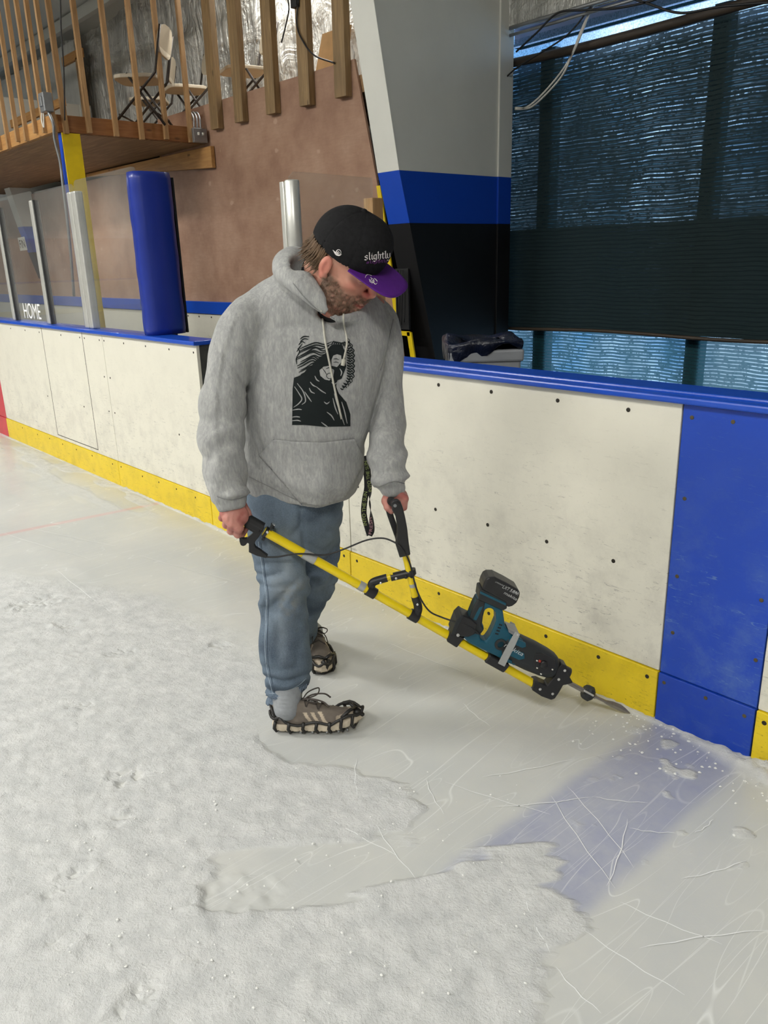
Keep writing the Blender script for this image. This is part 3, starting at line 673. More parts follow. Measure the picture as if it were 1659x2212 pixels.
# second steel column far left and a dark shelf-like panel behind glass
cc = ony(43, 486, 2.0)
column(float(cc[0])+.1, 'slanted white steel column seen through the glass at the far left')

# paper sign on the far column
a, b_, c_, d_ = [ony(x, y, 1.93) for x, y in ((38, 514), (52, 511), (59, 540), (44, 542))]
sg = thing('paper_sign', tuple((a+c_)/2), 'small white paper sign with black letters on the far column, seen through the glass', 'sign')
B().prism([a, b_, c_, d_], (0, .004, 0)).make('sheet', M['whitep'], sg)
v, f = text_mesh('FIN'); v[:, 0] = (v[:, 0]-v[:, 0].min())/np.ptp(v[:, 0]); v[:, 1] = (v[:, 1]-v[:, 1].min())/np.ptp(v[:, 1])
mesh_obj('lettering', [d_+(c_-d_)*(.12+.76*p[0])+(a-d_)*(.2+.6*p[1])-np.array([0, .003, 0]) for p in v], f, M['black_matte'], sg)
# ------------------------------------------------------------------ the ice
xs = np.concatenate([np.arange(-30, -9, 1.), np.arange(-9, -5.4, .045), np.arange(-5.4, .2, .0095), np.array([.2, .6, 1.2, 3, 6, 10, 14])])
ys = np.concatenate([np.arange(-26, -2.5, 1.), np.arange(-2.5, .0, .0095), np.array([.0, .05, .11])])
X, Y = np.meshgrid(xs, ys); P = np.stack([X.ravel(), Y.ravel(), np.zeros(X.size)], 1); P2 = P[:, :2]
def zpoly(pts): return [tuple(onz(x, y)[:2]) for x, y in pts]
snowA = zpoly([(-900, 1180), (0, 1235), (300, 1290), (470, 1360), (560, 1440), (545, 1560), (620, 1640), (800, 1700), (920, 1745), (880, 1790), (700, 1815), (600, 1850), (480, 1880), (440, 1940), (470, 2000), (620, 1965), (800, 1900), (985, 1868), (1080, 1850), (1175, 1840), (1165, 1880), (1120, 1910), (1195, 1985), (1150, 2040), (1100, 2110), (1180, 2260), (1200, 2600), (-900, 2600)])
d = polydist(P2, snowA)
jit = .06*fbm(P, 3, 5, 1)+.02*fbm(P, 14, 3, 13)
# stringy edge on the right side where the scraper dragged snow across the blue line
R2 = np.stack([P[:, 0]*math.cos(.9)+P[:, 1]*math.sin(.9), -P[:, 0]*math.sin(.9)+P[:, 1]*math.cos(.9), P[:, 2]], 1)
nearR = sstep(-1.75, -1.45, P[:, 0])
jit = jit+nearR*.055*fbm(R2*np.array([2.5, 30, 1]), 1., 3, 5)
softw = np.where(P[:, 0] > -2.05, .03, .16); snow = 1-sstep(-softw, softw*.8, d+jit)
farfade = sstep(-4.6, -3.4, P[:, 0])
# thin frost further away
thin = sstep(-.25, .55, fbm(P, 2.2, 4, 11))*.5*(1-sstep(-1.35, -.9, P[:, 0]))
snow_full = np.clip(np.maximum(snow*(.55+.45*farfade), thin*.35), 0, 1)
lump = fbm(P, 26, 4, 2); lump2 = fbm(P, 70, 2, 4); big = fbm(P, 5, 3, 8)
grain = sstep(-.2, .8, lump)*.6+sstep(.0, .9, lump2)*.4
nearc = .42+.58*sstep(-1.0, -1.3, P[:, 1]); h = snow*farfade*nearc*(.0035+.0042*grain+.0022*big)+snow*.0006*lump2
# crisp scraped bank
bank = linedist(P2, zpoly([(600, 1900), (720, 1905), (860, 1885), (985, 1868), (1060, 1860)]))
h += .007*np.exp(-(bank/.022)**2)*(.7+.4*lump)*snow
# footprints
for (x, y, ang, L) in ((270, 1675, .2, .13), (255, 1775, 1.2, .11), (150, 1905, .8, .14), (140, 2035, .3, .09), (180, 1525, .2, .10), (470, 1395, .1, .10), (262, 1408, .3, .12), (75, 1305, .3, .25), (275, 1690, .9, .09), (140, 1350, .3, .13), (275, 2190, 1.2, .16), (500, 1935, .25, .20)):
    c = onz(x, y)[:2]; w = P2-c; a = yaw+ang; e = np.stack([w[:, 0]*math.cos(a)+w[:, 1]*math.sin(a), -w[:, 0]*math.sin(a)+w[:, 1]*math.cos(a)], 1)
    r = np.sqrt((e[:, 0]/(L*.5))**2+(e[:, 1]/(L*.30))**2)+.35*lump
    m = np.exp(-(r)**4); h -= .006*m*(.6+.6*sstep(-.1, .4, lump2)); h += .006*np.exp(-((r-1.15)/.25)**2)*sstep(-.1, .5, lump)
    snow_full *= 1-.8*m*sstep(-.2, .4, lump2)
# snow banked against the kick plates
ny = .015+.012*fbm(P*np.array([3, 1, 1]), 1., 3, 21)
wd = np.clip(np.where(P[:, 0] > -1.05, .03+.045*sstep(-1.05, -.75, P[:, 0]), .016+.008*np.sin(P[:, 0]*3)), .012, .09)
ridge = np.exp(-(np.clip(-P[:, 1]-.02, 0, 9)/wd)**2)
rh = np.where(P[:, 0] > -1.1, .012+.03*sstep(-1.1, -.65, P[:, 0]), .012)
h += ridge*rh*(.55+.5*fbm(P, 14, 3, 31)+.3*lump2)
leftdust = (1-sstep(-5.2, -4.2, P[:, 0]))*np.exp(-(np.clip(-P[:, 1], 0, 9)/.35)**2)*sstep(-.3, .4, fbm(P*np.array([1, 3.5, 1]), 3, 3, 6))
snow_full = np.clip(np.maximum.reduce([snow_full, ridge*1.2, leftdust*.9]), 0, 1)
# shavings on the blue line near the boards
shav = sstep(.55, .9, fbm(P*np.array([1, 1, 1]), 17, 3, 44)+.35*np.exp(-(P[:, 1]/.45)**2)-.1)*np.exp(-(P[:, 1]/.6)**2)*sstep(-1.3, -1.0, P[:, 0])
snow_full = np.maximum(snow_full, shav); h += shav*.003
flat = (P[:, 1] > -.001) | (P[:, 1] < -2.49) | (P[:, 0] > .15) | (P[:, 0] < -5.4)
h = np.where(flat, 0, h)
V = np.stack([P[:, 0], P[:, 1], h], 1)
blue = sstep(-.03, .03, P[:, 0]-XB0+.012*fbm(P, 5, 3, 2))*(1-sstep(-.03, .03, P[:, 0]-XB1+.012*fbm(P, 5, 3, 3)))
red = np.exp(-(((P[:, 0]+4.93-.10*(P[:, 1]+.6))/.028)**4))*sstep(-1.9, -.9, P[:, 1]+0)*.8+(1-sstep(-8.36, -8.3, P[:, 0]))*0
red = np.maximum(red, sstep(-8.4, -8.36, P[:, 0])*(1-sstep(-8.08, -8.04, P[:, 0]))*.8)
nx, ny_ = len(xs), len(ys)
idx = np.arange(nx*ny_).reshape(ny_, nx)
F = np.stack([idx[:-1, :-1].ravel(), idx[:-1, 1:].ravel(), idx[1:, 1:].ravel(), idx[1:, :-1].ravel()], 1)
def np_mesh(name, V, F):
    me = bpy.data.meshes.new(name); V = np.asarray(V, np.float32); F = np.asarray(F, np.int32); k_ = F.shape[1]
    me.vertices.add(len(V)); me.vertices.foreach_set('co', V.ravel()); me.loops.add(F.size); me.loops.foreach_set('vertex_index', F.ravel())
    me.polygons.add(len(F)); me.polygons.foreach_set('loop_start', np.arange(0, F.size, k_, dtype=np.int32)); me.polygons.foreach_set('loop_total', np.full(len(F), k_, np.int32))
    me.update(calc_edges=True); me.validate(); return me
def set_attr(me, name, rgba):
    a = me.color_attributes.new(name, 'FLOAT_COLOR', 'POINT'); a.data.foreach_set('color', np.asarray(rgba, np.float32).ravel())
me = np_mesh('floor', V, F)
set_attr(me, 'ice', np.stack([snow_full, blue, red, np.ones(len(V))], 1))
k = N('rink_ice'); at_ = k.attr('ice'); r, g, b = k.sep(at_.outputs['Color'])[:3]
n = k.noise(1.6, 4, .55); n2 = k.noise(9, 5, .65)
clear = k.ramp(n, [(.3, srgb(180, 183, 182)), (.7, srgb(196, 196, 191))])
clear = k.mix(k.fr(n2, .35, .75, 0, .35), clear, srgb(176, 180, 183))
clear = k.mix(k.math('MULTIPLY', g, k.fr(n2, .3, .7, .5, .82)), clear, srgb(138, 143, 170))
clear = k.mix(k.math('MULTIPLY', b, .5), clear, srgb(206, 140, 140))
# skate scratches
sc = None
for i, (a, s, t) in enumerate(((.3, 5, .012), (1.0, 4.2, .010), (1.7, 5.5, .011), (2.3, 3.6, .012), (2.8, 6, .010), (.65, 3.1, .009))):
    v = k.coord(scale=(s*2.2, s*.28, 1), rot=(0, 0, a), loc=(i*7.7, i*3.3, 0)); q = k.noise(1., 0, .4, v, .04)
    l = k.fr(k.math('ABSOLUTE', k.math('SUBTRACT', q, .5+.05*(i % 3-1))), 0, t*.5, 1, 0)
    l = k.math('MULTIPLY', l, k.fr(k.noise(2.0, 3, .6, k.coord(loc=(i*9.1, 4, 0))), .46, .62, 0, 1))
    sc = l if sc is None else k.math('MAXIMUM', sc, l)
sc = k.math('MULTIPLY', sc, k.fr(r, .1, .6, 1, .12))
clear = k.mix(k.math('MULTIPLY', sc, .55), clear, srgb(226, 228, 226))
fine = k.noise(120, 3, .6)
snowc = k.ramp(k.noise(14, 4, .6), [(.3, srgb(181, 183, 183)), (.7, srgb(205, 206, 205))])
c = k.mix(k.fr(r, .12, .75, 0, 1), clear, snowc)
k.bs(color=c, rough=k.fr(r, .05, .5, .30, .8), spec=k.fr(r, .1, .6, .5, .25))
gr = k.noise(150, 4, .7); gr2 = k.noise(38, 4, .65)
b1 = k.bump(k.math('MULTIPLY', k.math('ADD', gr, k.math('MULTIPLY', gr2, 1.6)), k.fr(r, .15, .8, .05, 1)), .65, .005)
k.bump(k.math('ADD', k.math('MULTIPLY', sc, .5), k.noise(7, 3)), .10, .006, b1)
M['ice'] = k.m
struct(link('floor', me, M['ice'], None, True))
# long skate cuts that read singly
cuts = [((920, 1685), (960, 1760)), ((1060, 1745), (1280, 1722)), ((1280, 1722), (1400, 1735)), ((1190, 1720), (1330, 1920)), ((1355, 1770), (1312, 1915)), ((1225, 1700), (1370, 1875)), ((810, 1780), (900, 1900)), ((770, 1640), (772, 1720)), ((1500, 1800), (1540, 1770)), ((1360, 1790), (1460, 1800)), ((1470, 1900), (1610, 1860)), ((1130, 1930), (1190, 2060)), ((1260, 2010), (1480, 2150)), ((1200, 2090), (1300, 2190)), ((1340, 1950), (1560, 2040)), ((700, 1760), (860, 1850)), ((960, 1690), (1190, 1760)), ((1040, 1680), (1240, 1640)), ((60, 1140), (250, 1180)), ((120, 1230), (250, 1330)), ((0, 1150), (200, 1210)), ((300, 1200), (520, 1260)), ((840, 1390), (1010, 1455)), ((1000, 1520), (1060, 1570)), ((1380, 2050), (1659, 2010))]
M['cut'] = plain('fresh_skate_cut', srgb(228, 230, 230), .5, 0, .03)
q = B()
for a, b_ in cuts:
    A_, B_ = onz(*a), onz(*b_); n = 12; t = np.linspace(0, 1, n)[:, None]; L = A_+(B_-A_)*t; e = (B_-A_)/np.linalg.norm(B_-A_); s = np.array([-e[1], e[0], 0])
    L = L+s*(np.sin(t*PI)*.006*(1 if (a[0]+b_[0]) % 2 else -1)+.002*np.sin(t*17)); w = .0009*np.sin(t*PI)**.4+.0002
    for k_ in range(1): q.strip(L+s*w+np.array([0, 0, .0022]), L-s*w+np.array([0, 0, .0022]))
o = q.make('skate_cuts', M['cut']); tag(o, 'long thin white skate cuts in the clear ice', 'skate marks', kind='stuff')
# crumbs of snow
q = B(); M['crumb'] = plain('snow_crumb', srgb(222, 223, 220), .8, 0, .03)
def crumb(p, r):
    n = 6; v = [p+np.array([0, 0, r*.8])]+[p+np.array([math.cos(a), math.sin(a), 0])*r*random.uniform(.6, 1.3) for a in np.linspace(0, 2*PI, n, False)]
    q.add(v, [(0, 1+i, 1+(i+1) % n) for i in range(n)])
for i in range(420):
    m = random.random()
    if m < .35: p = np.array([random.uniform(-1.3, -.55), -abs(random.gauss(0, .12))-.02, .002])
    elif m < .6: p = np.array([random.uniform(-4.2, -1), -abs(random.gauss(0, .03))-.022, .002])
    else: p = onz(random.uniform(100, 1150), random.uniform(1650, 2212)); p[2] = .008
    crumb(p, random.uniform(.0012, .0045) if m > .6 else random.uniform(.0015, .006))
o = q.make('snow_crumbs', M['crumb'], None, True); tag(o, 'loose crumbs of scraped snow scattered on the ice', 'snow', kind='stuff')
# ------------------------------------------------------------------ light
def area(name, loc, size, power, col=(1, .975, .92), tgt=None):
    l = bpy.data.lights.new(name, 'AREA'); l.shape = 'RECTANGLE'; l.size, l.size_y = size; l.energy = power; l.color = col
    o = bpy.data.objects.new(name, l); COL.objects.link(o); o.location = loc
    if tgt is not None: o.rotation_euler = (Vector(tgt)-Vector(loc)).to_track_quat('-Z', 'Y').to_euler()
    return o
LP = 1.08
for i, (x, y, z, p) in enumerate(((-6.6, -4.6, 5.0, 400), (-2.5, -5.5, 5.2, 150), (2.5, -4.5, 5.2, 260), (-12, -5, 5.2, 220), (-5, -10, 5.6, 260), (-12, -11, 5.6, 220), (2, -10, 5.6, 160))):
    area('rink_lamp', (x, y, z), (2.2, .9), p*LP)
area('loft_fill', (-7.2, 2.9, 4.7), (1.6, .2), 60)  # added fill that brightens the loft and its foil, no known fixture
area('under_deck_fill', (-10.5, 1.2, 2.68), (1.2, .15), 30)  # added fill below the deck, lifts the bench seen through the glass
w = bpy.data.worlds.new('world'); scene.world = w; w.use_nodes = True; nt = w.node_tree; nt.nodes.clear()
wo = nt.nodes.new('ShaderNodeOutputWorld'); bg = nt.nodes.new('ShaderNodeBackground'); tc = nt.nodes.new('ShaderNodeTexCoord'); nz = nt.nodes.new('ShaderNodeTexNoise'); nz.inputs['Scale'].default_value = 9; nz.inputs['Detail'].default_value = 6
nt.links.new(tc.outputs['Generated'], nz.inputs['Vector'])
rp = nt.nodes.new('ShaderNodeValToRGB'); rp.color_ramp.elements[0].position = .38; rp.color_ramp.elements[0].color = (.10, .22, .42, 1); rp.color_ramp.elements[1].position = .62; rp.color_ramp.elements[1].color = (.62, .80, 1., 1)
nt.links.new(nz.outputs[0], rp.inputs[0]); nt.links.new(rp.outputs[0], bg.inputs[0]); bg.inputs[1].default_value = 2.6
nt.links.new(bg.outputs[0], wo.inputs[0])
scene.view_settings.view_transform = 'Standard'; scene.view_settings.look = 'None'; scene.view_settings.gamma = 1; scene.view_settings.use_curve_mapping = False
scene.view_settings.exposure = 0.0
try:
    scene.cycles.use_denoising = True; scene.cycles.max_bounces = 6; scene.cycles.diffuse_bounces = 4; scene.cycles.glossy_bounces = 3; scene.cycles.use_adaptive_sampling = True; scene.cycles.adaptive_threshold = .12; scene.cycles.adaptive_min_samples = 16;  scene.cycles.transparent_max_bounces = 16; scene.cycles.sample_clamp_indirect = 8
except Exception: pass
# ------------------------------------------------------------------ implicit-surface modelling (numpy) and surface nets
def smin(a, b, k): h = np.clip(.5+.5*(b-a)/k, 0, 1); return b*(1-h)+a*h-k*h*(1-h)
def smax(a, b, k): return -smin(-a, -b, k)
def cone(P, a, b, ra, rb):
    a = np.asarray(a, float); b = np.asarray(b, float); e = b-a; w = P-a; t = np.clip((w@e)/(e@e+1e-12), 0, 1)
    return np.linalg.norm(w-t[:, None]*e, axis=1)-(ra+(rb-ra)*t)
def ell(P, c, r, R=None):
    w = P-np.asarray(c, float)
    if R is not None: w = w@np.asarray(R).T
    r = np.asarray(r, float); k0 = np.linalg.norm(w/r, axis=1); k1 = np.linalg.norm(w/(r*r), axis=1)+1e-9
    return k0*(k0-1)/k1
def limb(P, nodes, side, n=6, power=2.0, info=False):
    # nodes: (centre, half width along side, half depth); elliptical sweep
    C = np.array([q[0] for q in nodes], float); W = np.array([[q[1], q[2]] for q in nodes], float)
    C = spline(C, n); W = spline(W, n); best = np.full(len(P), 1e9); T = np.zeros(len(P)); U = np.zeros(len(P))
    side = np.asarray(side, float)
    for i in range(len(C)-1):
        a, b = C[i], C[i+1]; e = b-a; L = np.linalg.norm(e); e = e/L; w = P-a; tt = w@e; t = np.clip(tt/L, 0, 1)
        s = side-e*(side@e); s /= np.linalg.norm(s); q = np.cross(e, s)
        r0 = w-(t*L)[:, None]*e; x, y, z = r0@s, r0@q, r0@e; ra = W[i, 0]+(W[i+1, 0]-W[i, 0])*t; rb = W[i, 1]+(W[i+1, 1]-W[i, 1])*t
        m = np.minimum(ra, rb)
        k0 = np.sqrt((x/ra)**2+(y/rb)**2+(z/m)**2)+1e-9; k1 = np.sqrt((x/ra**2)**2+(y/rb**2)**2+(z/m**2)**2)+1e-9
        d = np.where(k0 < .3, (k0-1)*m, np.clip(k0*(k0-1)/k1, -m, 9))
        u = d < best; best = np.where(u, d, best); T = np.where(u, (i+t)/(len(C)-1), T); U = np.where(u, np.arctan2(y/rb, x/ra), U)
    return (best, T, U) if info else best
def relax(V, F, it):
    e = np.concatenate([F[:, [0, 1]], F[:, [1, 2]], F[:, [2, 3]], F[:, [3, 0]]])
    cnt = np.bincount(e.ravel(), minlength=len(V))[:, None]+1e-9
    for _ in range(it):
        S = np.stack([np.bincount(e[:, 0], V[e[:, 1], j], len(V))+np.bincount(e[:, 1], V[e[:, 0], j], len(V)) for j in range(3)], 1)
        V = V*.45+.55*S/cnt
    return V
def surf(fn, lo, hi, h, band=None, newton=2, soft=0):
    lo = np.array(lo, float); hi = np.array(hi, float); n = np.ceil((hi-lo)/h).astype(int)+1
    cs = 4; nc = (n+cs-1)//cs+1
    ax = [lo[i]+np.arange(nc[i])*h*cs for i in range(3)]
    G = np.stack(np.meshgrid(*ax, indexing='ij'), -1).reshape(-1, 3); dc = fn(G).reshape(nc)
    up = dc.repeat(cs, 0).repeat(cs, 1).repeat(cs, 2); off = cs//2
    D = np.pad(up, ((off, 0), (off, 0), (off, 0)), mode='edge')[:n[0], :n[1], :n[2]].copy()
    msk = np.abs(D) < (band or h*cs*2.2)
    ii = np.argwhere(msk); out = np.empty(len(ii))
    for s in range(0, len(ii), 400000): out[s:s+400000] = fn(lo+ii[s:s+400000]*h)
    D[msk] = np.nan_to_num(out, nan=1.)
    S = D < 0
    m = [x-1 for x in n]
    acc = np.zeros(tuple(m)+(3,)); cnt = np.zeros(m)
    cor = [(a, b, c) for a in (0, 1) for b in (0, 1) for c in (0, 1)]
    sl = lambda c: tuple(slice(c[i], c[i]+m[i]) for i in range(3))
    for c in cor:
        for k_ in range(3):
            if c[k_] == 0:
                e = list(c); e[k_] = 1; A = D[sl(c)]; Bv = D[sl(e)]; x = (A < 0) != (Bv < 0)
                t = np.where(x, A/(A-Bv+1e-20), 0)
                for j in range(3): acc[..., j] += np.where(x, c[j]+(t if j == k_ else 0), 0)
                cnt += x
    cell = cnt > 0; idx = -np.ones(m, int); idx[cell] = np.arange(cell.sum())
    V = lo+(np.argwhere(cell)+acc[cell]/cnt[cell][:, None])*h
    F = []
    for k_ in range(3):
        i_, j_ = [(1, 2), (2, 0), (0, 1)][k_]
        s0 = [slice(1, m[q]) for q in range(3)]; s0[k_] = slice(0, m[k_]); s1 = list(s0); s1[k_] = slice(1, m[k_]+1)
        A = S[tuple(s0)]; Bv = S[tuple(s1)]
        w = np.argwhere(A != Bv); 
        if len(w) == 0: continue
        flip = A[tuple(w.T)]
        b = w.copy(); b[:, i_] += 1; b[:, j_] += 1
        def g(di, dj): q = b.copy(); q[:, i_] -= di; q[:, j_] -= dj; return idx[tuple(q.T)]
        quad = np.stack([g(1, 1), g(0, 1), g(0, 0), g(1, 0)], 1); quad[~flip] = quad[~flip][:, ::-1]; F.append(quad)
    F = np.concatenate(F); F = F[(F >= 0).all(1)]
    for _ in range(newton):
        d0 = fn(V); g = np.stack([(fn(V+np.eye(3)[j]*h*.5)-d0)/(h*.5) for j in range(3)], 1); V = V-np.clip(d0, -h*.7, h*.7)[:, None]*g/np.maximum((g*g).sum(1), .5)[:, None]
    if soft: V = relax(V, F, soft)
    return V, F
# camera-facing working frame: (right, away, up); A() reads a pixel at a stated distance
def toW(V): V = np.asarray(V, float); return CAM*np.array([1, 1, 0])+V[..., :1]*RH+V[..., 1:2]*FH+V[..., 2:3]*np.array([0, 0, 1.])
def toL(p): p = np.asarray(p, float)-CAM*np.array([1, 1, 0]); return np.stack([p@RH, p@FH, p[..., 2]], -1)
def A(x, y, d): return toL(at(x, y, d))
def mpp(x, y, d): return float((at(x, y, d)-CAM)@CF)/FPX      # metres per pixel there
def nd(x, y, d, hw, hd): return (A(x, y, d), hw*mpp(x, y, d), hd)
def body(name, fn, lo, hi, h, mat, parent=None, attr=None, newton=2, soft=0):
    V, F = surf(fn, lo, hi, h, newton=newton, soft=soft); me = np_mesh(name, toW(V), F)
    if attr is not None: set_attr(me, 'col', attr(V))
    return link(name, me, mat, parent, True), V, F
def crease(P, pts, w, amp):                                # a soft furrow or ridge along a line in the working frame
    return amp*np.exp(-(linedist(P, pts)/w)**2)
def pix(P):                                                # working frame -> picture position, for laying out folds
    d = P@np.stack([[RH@CR, RH@CU, RH@CF], [FH@CR, FH@CU, FH@CF], [CR[2], CU[2], CF[2]]])-np.array([CAM[2]*CR[2], CAM[2]*CU[2], CAM[2]*CF[2]])
    return np.stack([IW/2+FPX*d[:, 0]/d[:, 2], IH/2-FPX*d[:, 1]/d[:, 2]], 1)
def folds(P, xy, lst):                                     # front-side furrows (+) and ridges (-): (points, width px, metres, furthest distance)
    r = 0
    for pts, w_, a, dm in lst:
        q = linedist(xy, pts); r = r+a*np.exp(-(q/w_)**2)*sstep(dm, dm-.05, P[:, 1])
    return r
def X2(pts, d): return [A(x, y, d) for x, y in pts]
def on_surface(obj, pts2d, off=.0012):                     # drop picture points on the real surface of a garment
    dg = bpy.context.evaluated_depsgraph_get(); bv = BVHTree.FromObject(obj, dg); mw = obj.matrix_world; inv = mw.inverted(); out = []
    o = inv @ Vector(CAM)
    for x, y in pts2d:
        dr = (inv.to_3x3() @ Vector(ray(x, y))).normalized(); hit = bv.ray_cast(o, dr)
        if hit[0] is None: out.append(None)
        else: out.append(np.array(mw @ (hit[0]-dr*off)))
    return out
# ------------------------------------------------------------------ the man
man = thing('person', (onz(672, 1500)[0], onz(672, 1500)[1], 0), 'man in grey hoodie, jeans and black cap, head bowed, holding the yellow pole tool', 'person')
UP = np.array([0, 0, 1.]); RX = np.array([1., 0, 0])
# ---- hoodie
torso_n = [nd(680, 598, 2.50, 30, .05), nd(679, 612, 2.50, 74, .07), nd(678, 630, 2.51, 112, .075), nd(677, 652, 2.50, 142, .100), nd(677, 680, 2.495, 158, .120), nd(677, 712, 2.50, 164, .125), nd(678, 750, 2.49, 158, .135), nd(676, 800, 2.49, 150, .145), nd(672, 860, 2.49, 143, .15),
           nd(664, 940, 2.50, 134, .155), nd(655, 1000, 2.51, 128, .16), nd(648, 1050, 2.52, 122, .155), nd(645, 1095, 2.53, 112, .145), nd(645, 1130, 2.54, 104, .14)]
slR = [nd(600, 668, 2.48, 16, .03), nd(560, 674, 2.47, 38, .06), nd(527, 702, 2.45, 44, .072), nd(502, 760, 2.42, 51, .075), nd(489, 830, 2.40, 53, .076), nd(481, 885, 2.385, 53, .075), nd(481, 950, 2.355, 51, .07), nd(489, 1010, 2.33, 47, .065), nd(498, 1060, 2.31, 42, .058), nd(503, 1082, 2.30, 38, .050)]
slL = [nd(770, 668, 2.54, 16, .03), nd(800, 672, 2.56, 38, .06), nd(820, 698, 2.57, 42, .07), nd(829, 750, 2.56, 38, .07), nd(834, 820, 2.54, 36, .066), nd(836, 880, 2.51, 38, .066), nd(836, 940, 2.47, 42, .065), nd(838, 990, 2.43, 43, .06), nd(842, 1030, 2.40, 38, .055), nd(848, 1052, 2.39, 34, .048)]
hoodpath = [nd(721, 684, 2.340, 8, .012), nd(700, 662, 2.335, 16, .017), nd(672, 632, 2.34, 25, .022), nd(645, 605, 2.37, 33, .032), nd(622, 584, 2.43, 35, .045), nd(636, 568, 2.52, 32, .05), nd(690, 585, 2.60, 26, .04), nd(748, 625, 2.60, 18, .03), nd(792, 660, 2.52, 14, .025), nd(784, 680, 2.43, 10, .017), nd(754, 687, 2.37, 8, .014), nd(728, 690, 2.342, 7, .012)]
def hem_cut(P):                                            # plane through three measured hem points
    a, b, c = A(537, 1051, 2.50), A(682, 1099, 2.365), A(752, 1049, 2.57); n = np.cross(b-a, c-a); n /= np.linalg.norm(n); n = n if n[2] > 0 else -n
    return -((P-a)@n)
def wrist_cut(P, p, q): n = q-p; n = n/np.linalg.norm(n); return (P-q)@n
lineR = [q[0] for q in slR]; lineL = [q[0] for q in slL]
def hoodie(P):
    t = limb(P, torso_n, RX, 5, 2.0)
    dR, tR, uR = limb(P, slR, RX, 5, info=True); dL, tL, uL = limb(P, slL, RX, 5, info=True)
    # soft folds: diagonal drag lines on torso, rings near elbows and wrists
    w = P[:, 2]
    big = .011*fbm(P*np.array([6, 6, 2.6]), 1., 3, 51)
    t = t+big+.006*np.sin(P[:, 0]*42+P[:, 2]*26+3*vnoise(P*4, 3))*sstep(1.15, .85, w)
    # wide belly fold above the hem
    t = t-.012*np.exp(-((hem_cut(P)+.075)/.035)**2)
    t = np.maximum(t, hem_cut(P)+.0)
    def cuff(d, tt, u, s):
        d = d+.0055*np.sin(tt*46+1.5*np.sin(u*2+s)+2*vnoise(P*7, 8))*sstep(.42, .75, tt)*(1-sstep(.90, .95, tt))
        d = d+.005*np.sin(tt*18+1.6*np.sin(u+s*2))*sstep(.10, .3, tt)*(1-sstep(.45, .62, tt))
        return d+.009*vnoise(P*np.array([10, 10, 5]), 31+s)+.0035*vnoise(P*np.array([26, 26, 12]), 37+s)-.006*np.exp(-((tt-.90)/.035)**2)+.008*sstep(.925, .94, tt)
    dR = cuff(dR, tR, uR, 0); dL = cuff(dL, tL, uL, 2)
    dR = np.maximum(dR, wrist_cut(P, lineR[-2], lineR[-1]+(lineR[-1]-lineR[-2])*.9)); dL = np.maximum(dL, wrist_cut(P, lineL[-2], lineL[-1]+(lineL[-1]-lineL[-2])*1.0))
    kR = .004+.04*(1-sstep(.05, .24, tR)); kL = .004+.04*(1-sstep(.05, .22, tL))
    d = smin(t, dR, kR); d = smin(d, dL, kL)
    # hood bunched round the neck
    hd = limb(P, hoodpath, RX, 5); d = smin(d, hd+.003*fbm(P, 22, 2, 61), .018)
    d = smax(d, -ell(P, A(652, 578, 2.415), (.034, .05, .042)), .012)
    # neck opening
    nk = np.minimum(cone(P, A(740, 560, 2.42), A(716, 668, 2.39), .056, .040), cone(P, A(694, 588, 2.40), A(711, 668, 2.345), .036, .012)); nk2 = cone(P, A(735, 600, 2.37), A(714, 673, 2.335), .050, .013)
    d = smax(d, -smin(nk, nk2, .02), .006)
    # folds seen in the photograph
    xy = pix(P)
    d = d+folds(P, xy, [([(505, 690), (480, 760), (466, 850), (466, 930), (470, 1000)], 4, -.0035, 2.5), ([(511, 700), (488, 770), (474, 850), (473, 930)], 5, .004, 2.5),
        ([(534, 842), (548, 822), (555, 792)], 5, .012, 2.46), ([(538, 838), (543, 890), (556, 945), (575, 985)], 6, .008, 2.46), ([(532, 700), (546, 755), (556, 812)], 5, .004, 2.5),
        ([(533, 935), (545, 962), (560, 981)], 5, .007, 2.46), ([(545, 1000), (575, 1028), (605, 1062)], 4, .005, 2.46), ([(558, 984), (600, 1035), (652, 1088)], 4, .007, 2.46), ([(590, 1005), (630, 1050), (668, 1080)], 6, .003, 2.46), ([(540, 1022), (590, 1052), (640, 1078)], 4, .004, 2.46),
        ([(580, 670), (585, 740), (580, 820)], 9, .004, 2.5), ([(600, 720), (612, 800), (596, 900)], 12, -.003, 2.5), ([(775, 720), (786, 800), (778, 900)], 10, .004, 2.5),
        ([(852, 712), (846, 765), (826, 830), (802, 915), (789, 962)], 5, .009, 2.55), ([(838, 760), (820, 800), (806, 850)], 5, .004, 2.55), ([(862, 870), (840, 905), (805, 930)], 6, .005, 2.55), ([(870, 930), (845, 960), (800, 975)], 6, .004, 2.5),
        ([(806, 1030), (842, 1018), (878, 1034)], 4, .007, 2.5), ([(804, 1004), (840, 1000), (868, 1008)], 6, .004, 2.5), ([(812, 1046), (850, 1034), (880, 1046)], 3, .005, 2.5),
        ([(440, 985), (480, 1002), (528, 990)], 6, .005, 2.5), ([(448, 1040), (490, 1058), (534, 1046)], 5, .005, 2.5), ([(434, 905), (470, 925), (520, 905)], 7, .005, 2.5), ([(445, 830), (490, 862), (530, 860)], 7, .006, 2.5), ([(470, 750), (505, 790), (530, 835)], 6, .005, 2.5), ([(458, 1072), (500, 1082), (540, 1070)], 2.5, .004, 2.5),
        ([(640, 690), (690, 720), (735, 715)], 9, .003, 2.5), ([(585, 600), (620, 630), (665, 668), (705, 690)], 4, .006, 2.5), ([(592, 575), (620, 570), (640, 590)], 5, .004, 2.5)])
    return d
k = N('grey_marl_fleece'); co = k.coord(scale=(1, 1, .28)); s1 = k.noise(150, 3, .7, co, .4); s2 = k.noise(45, 3, .6, k.coord(scale=(1, 1, .4)), .8)
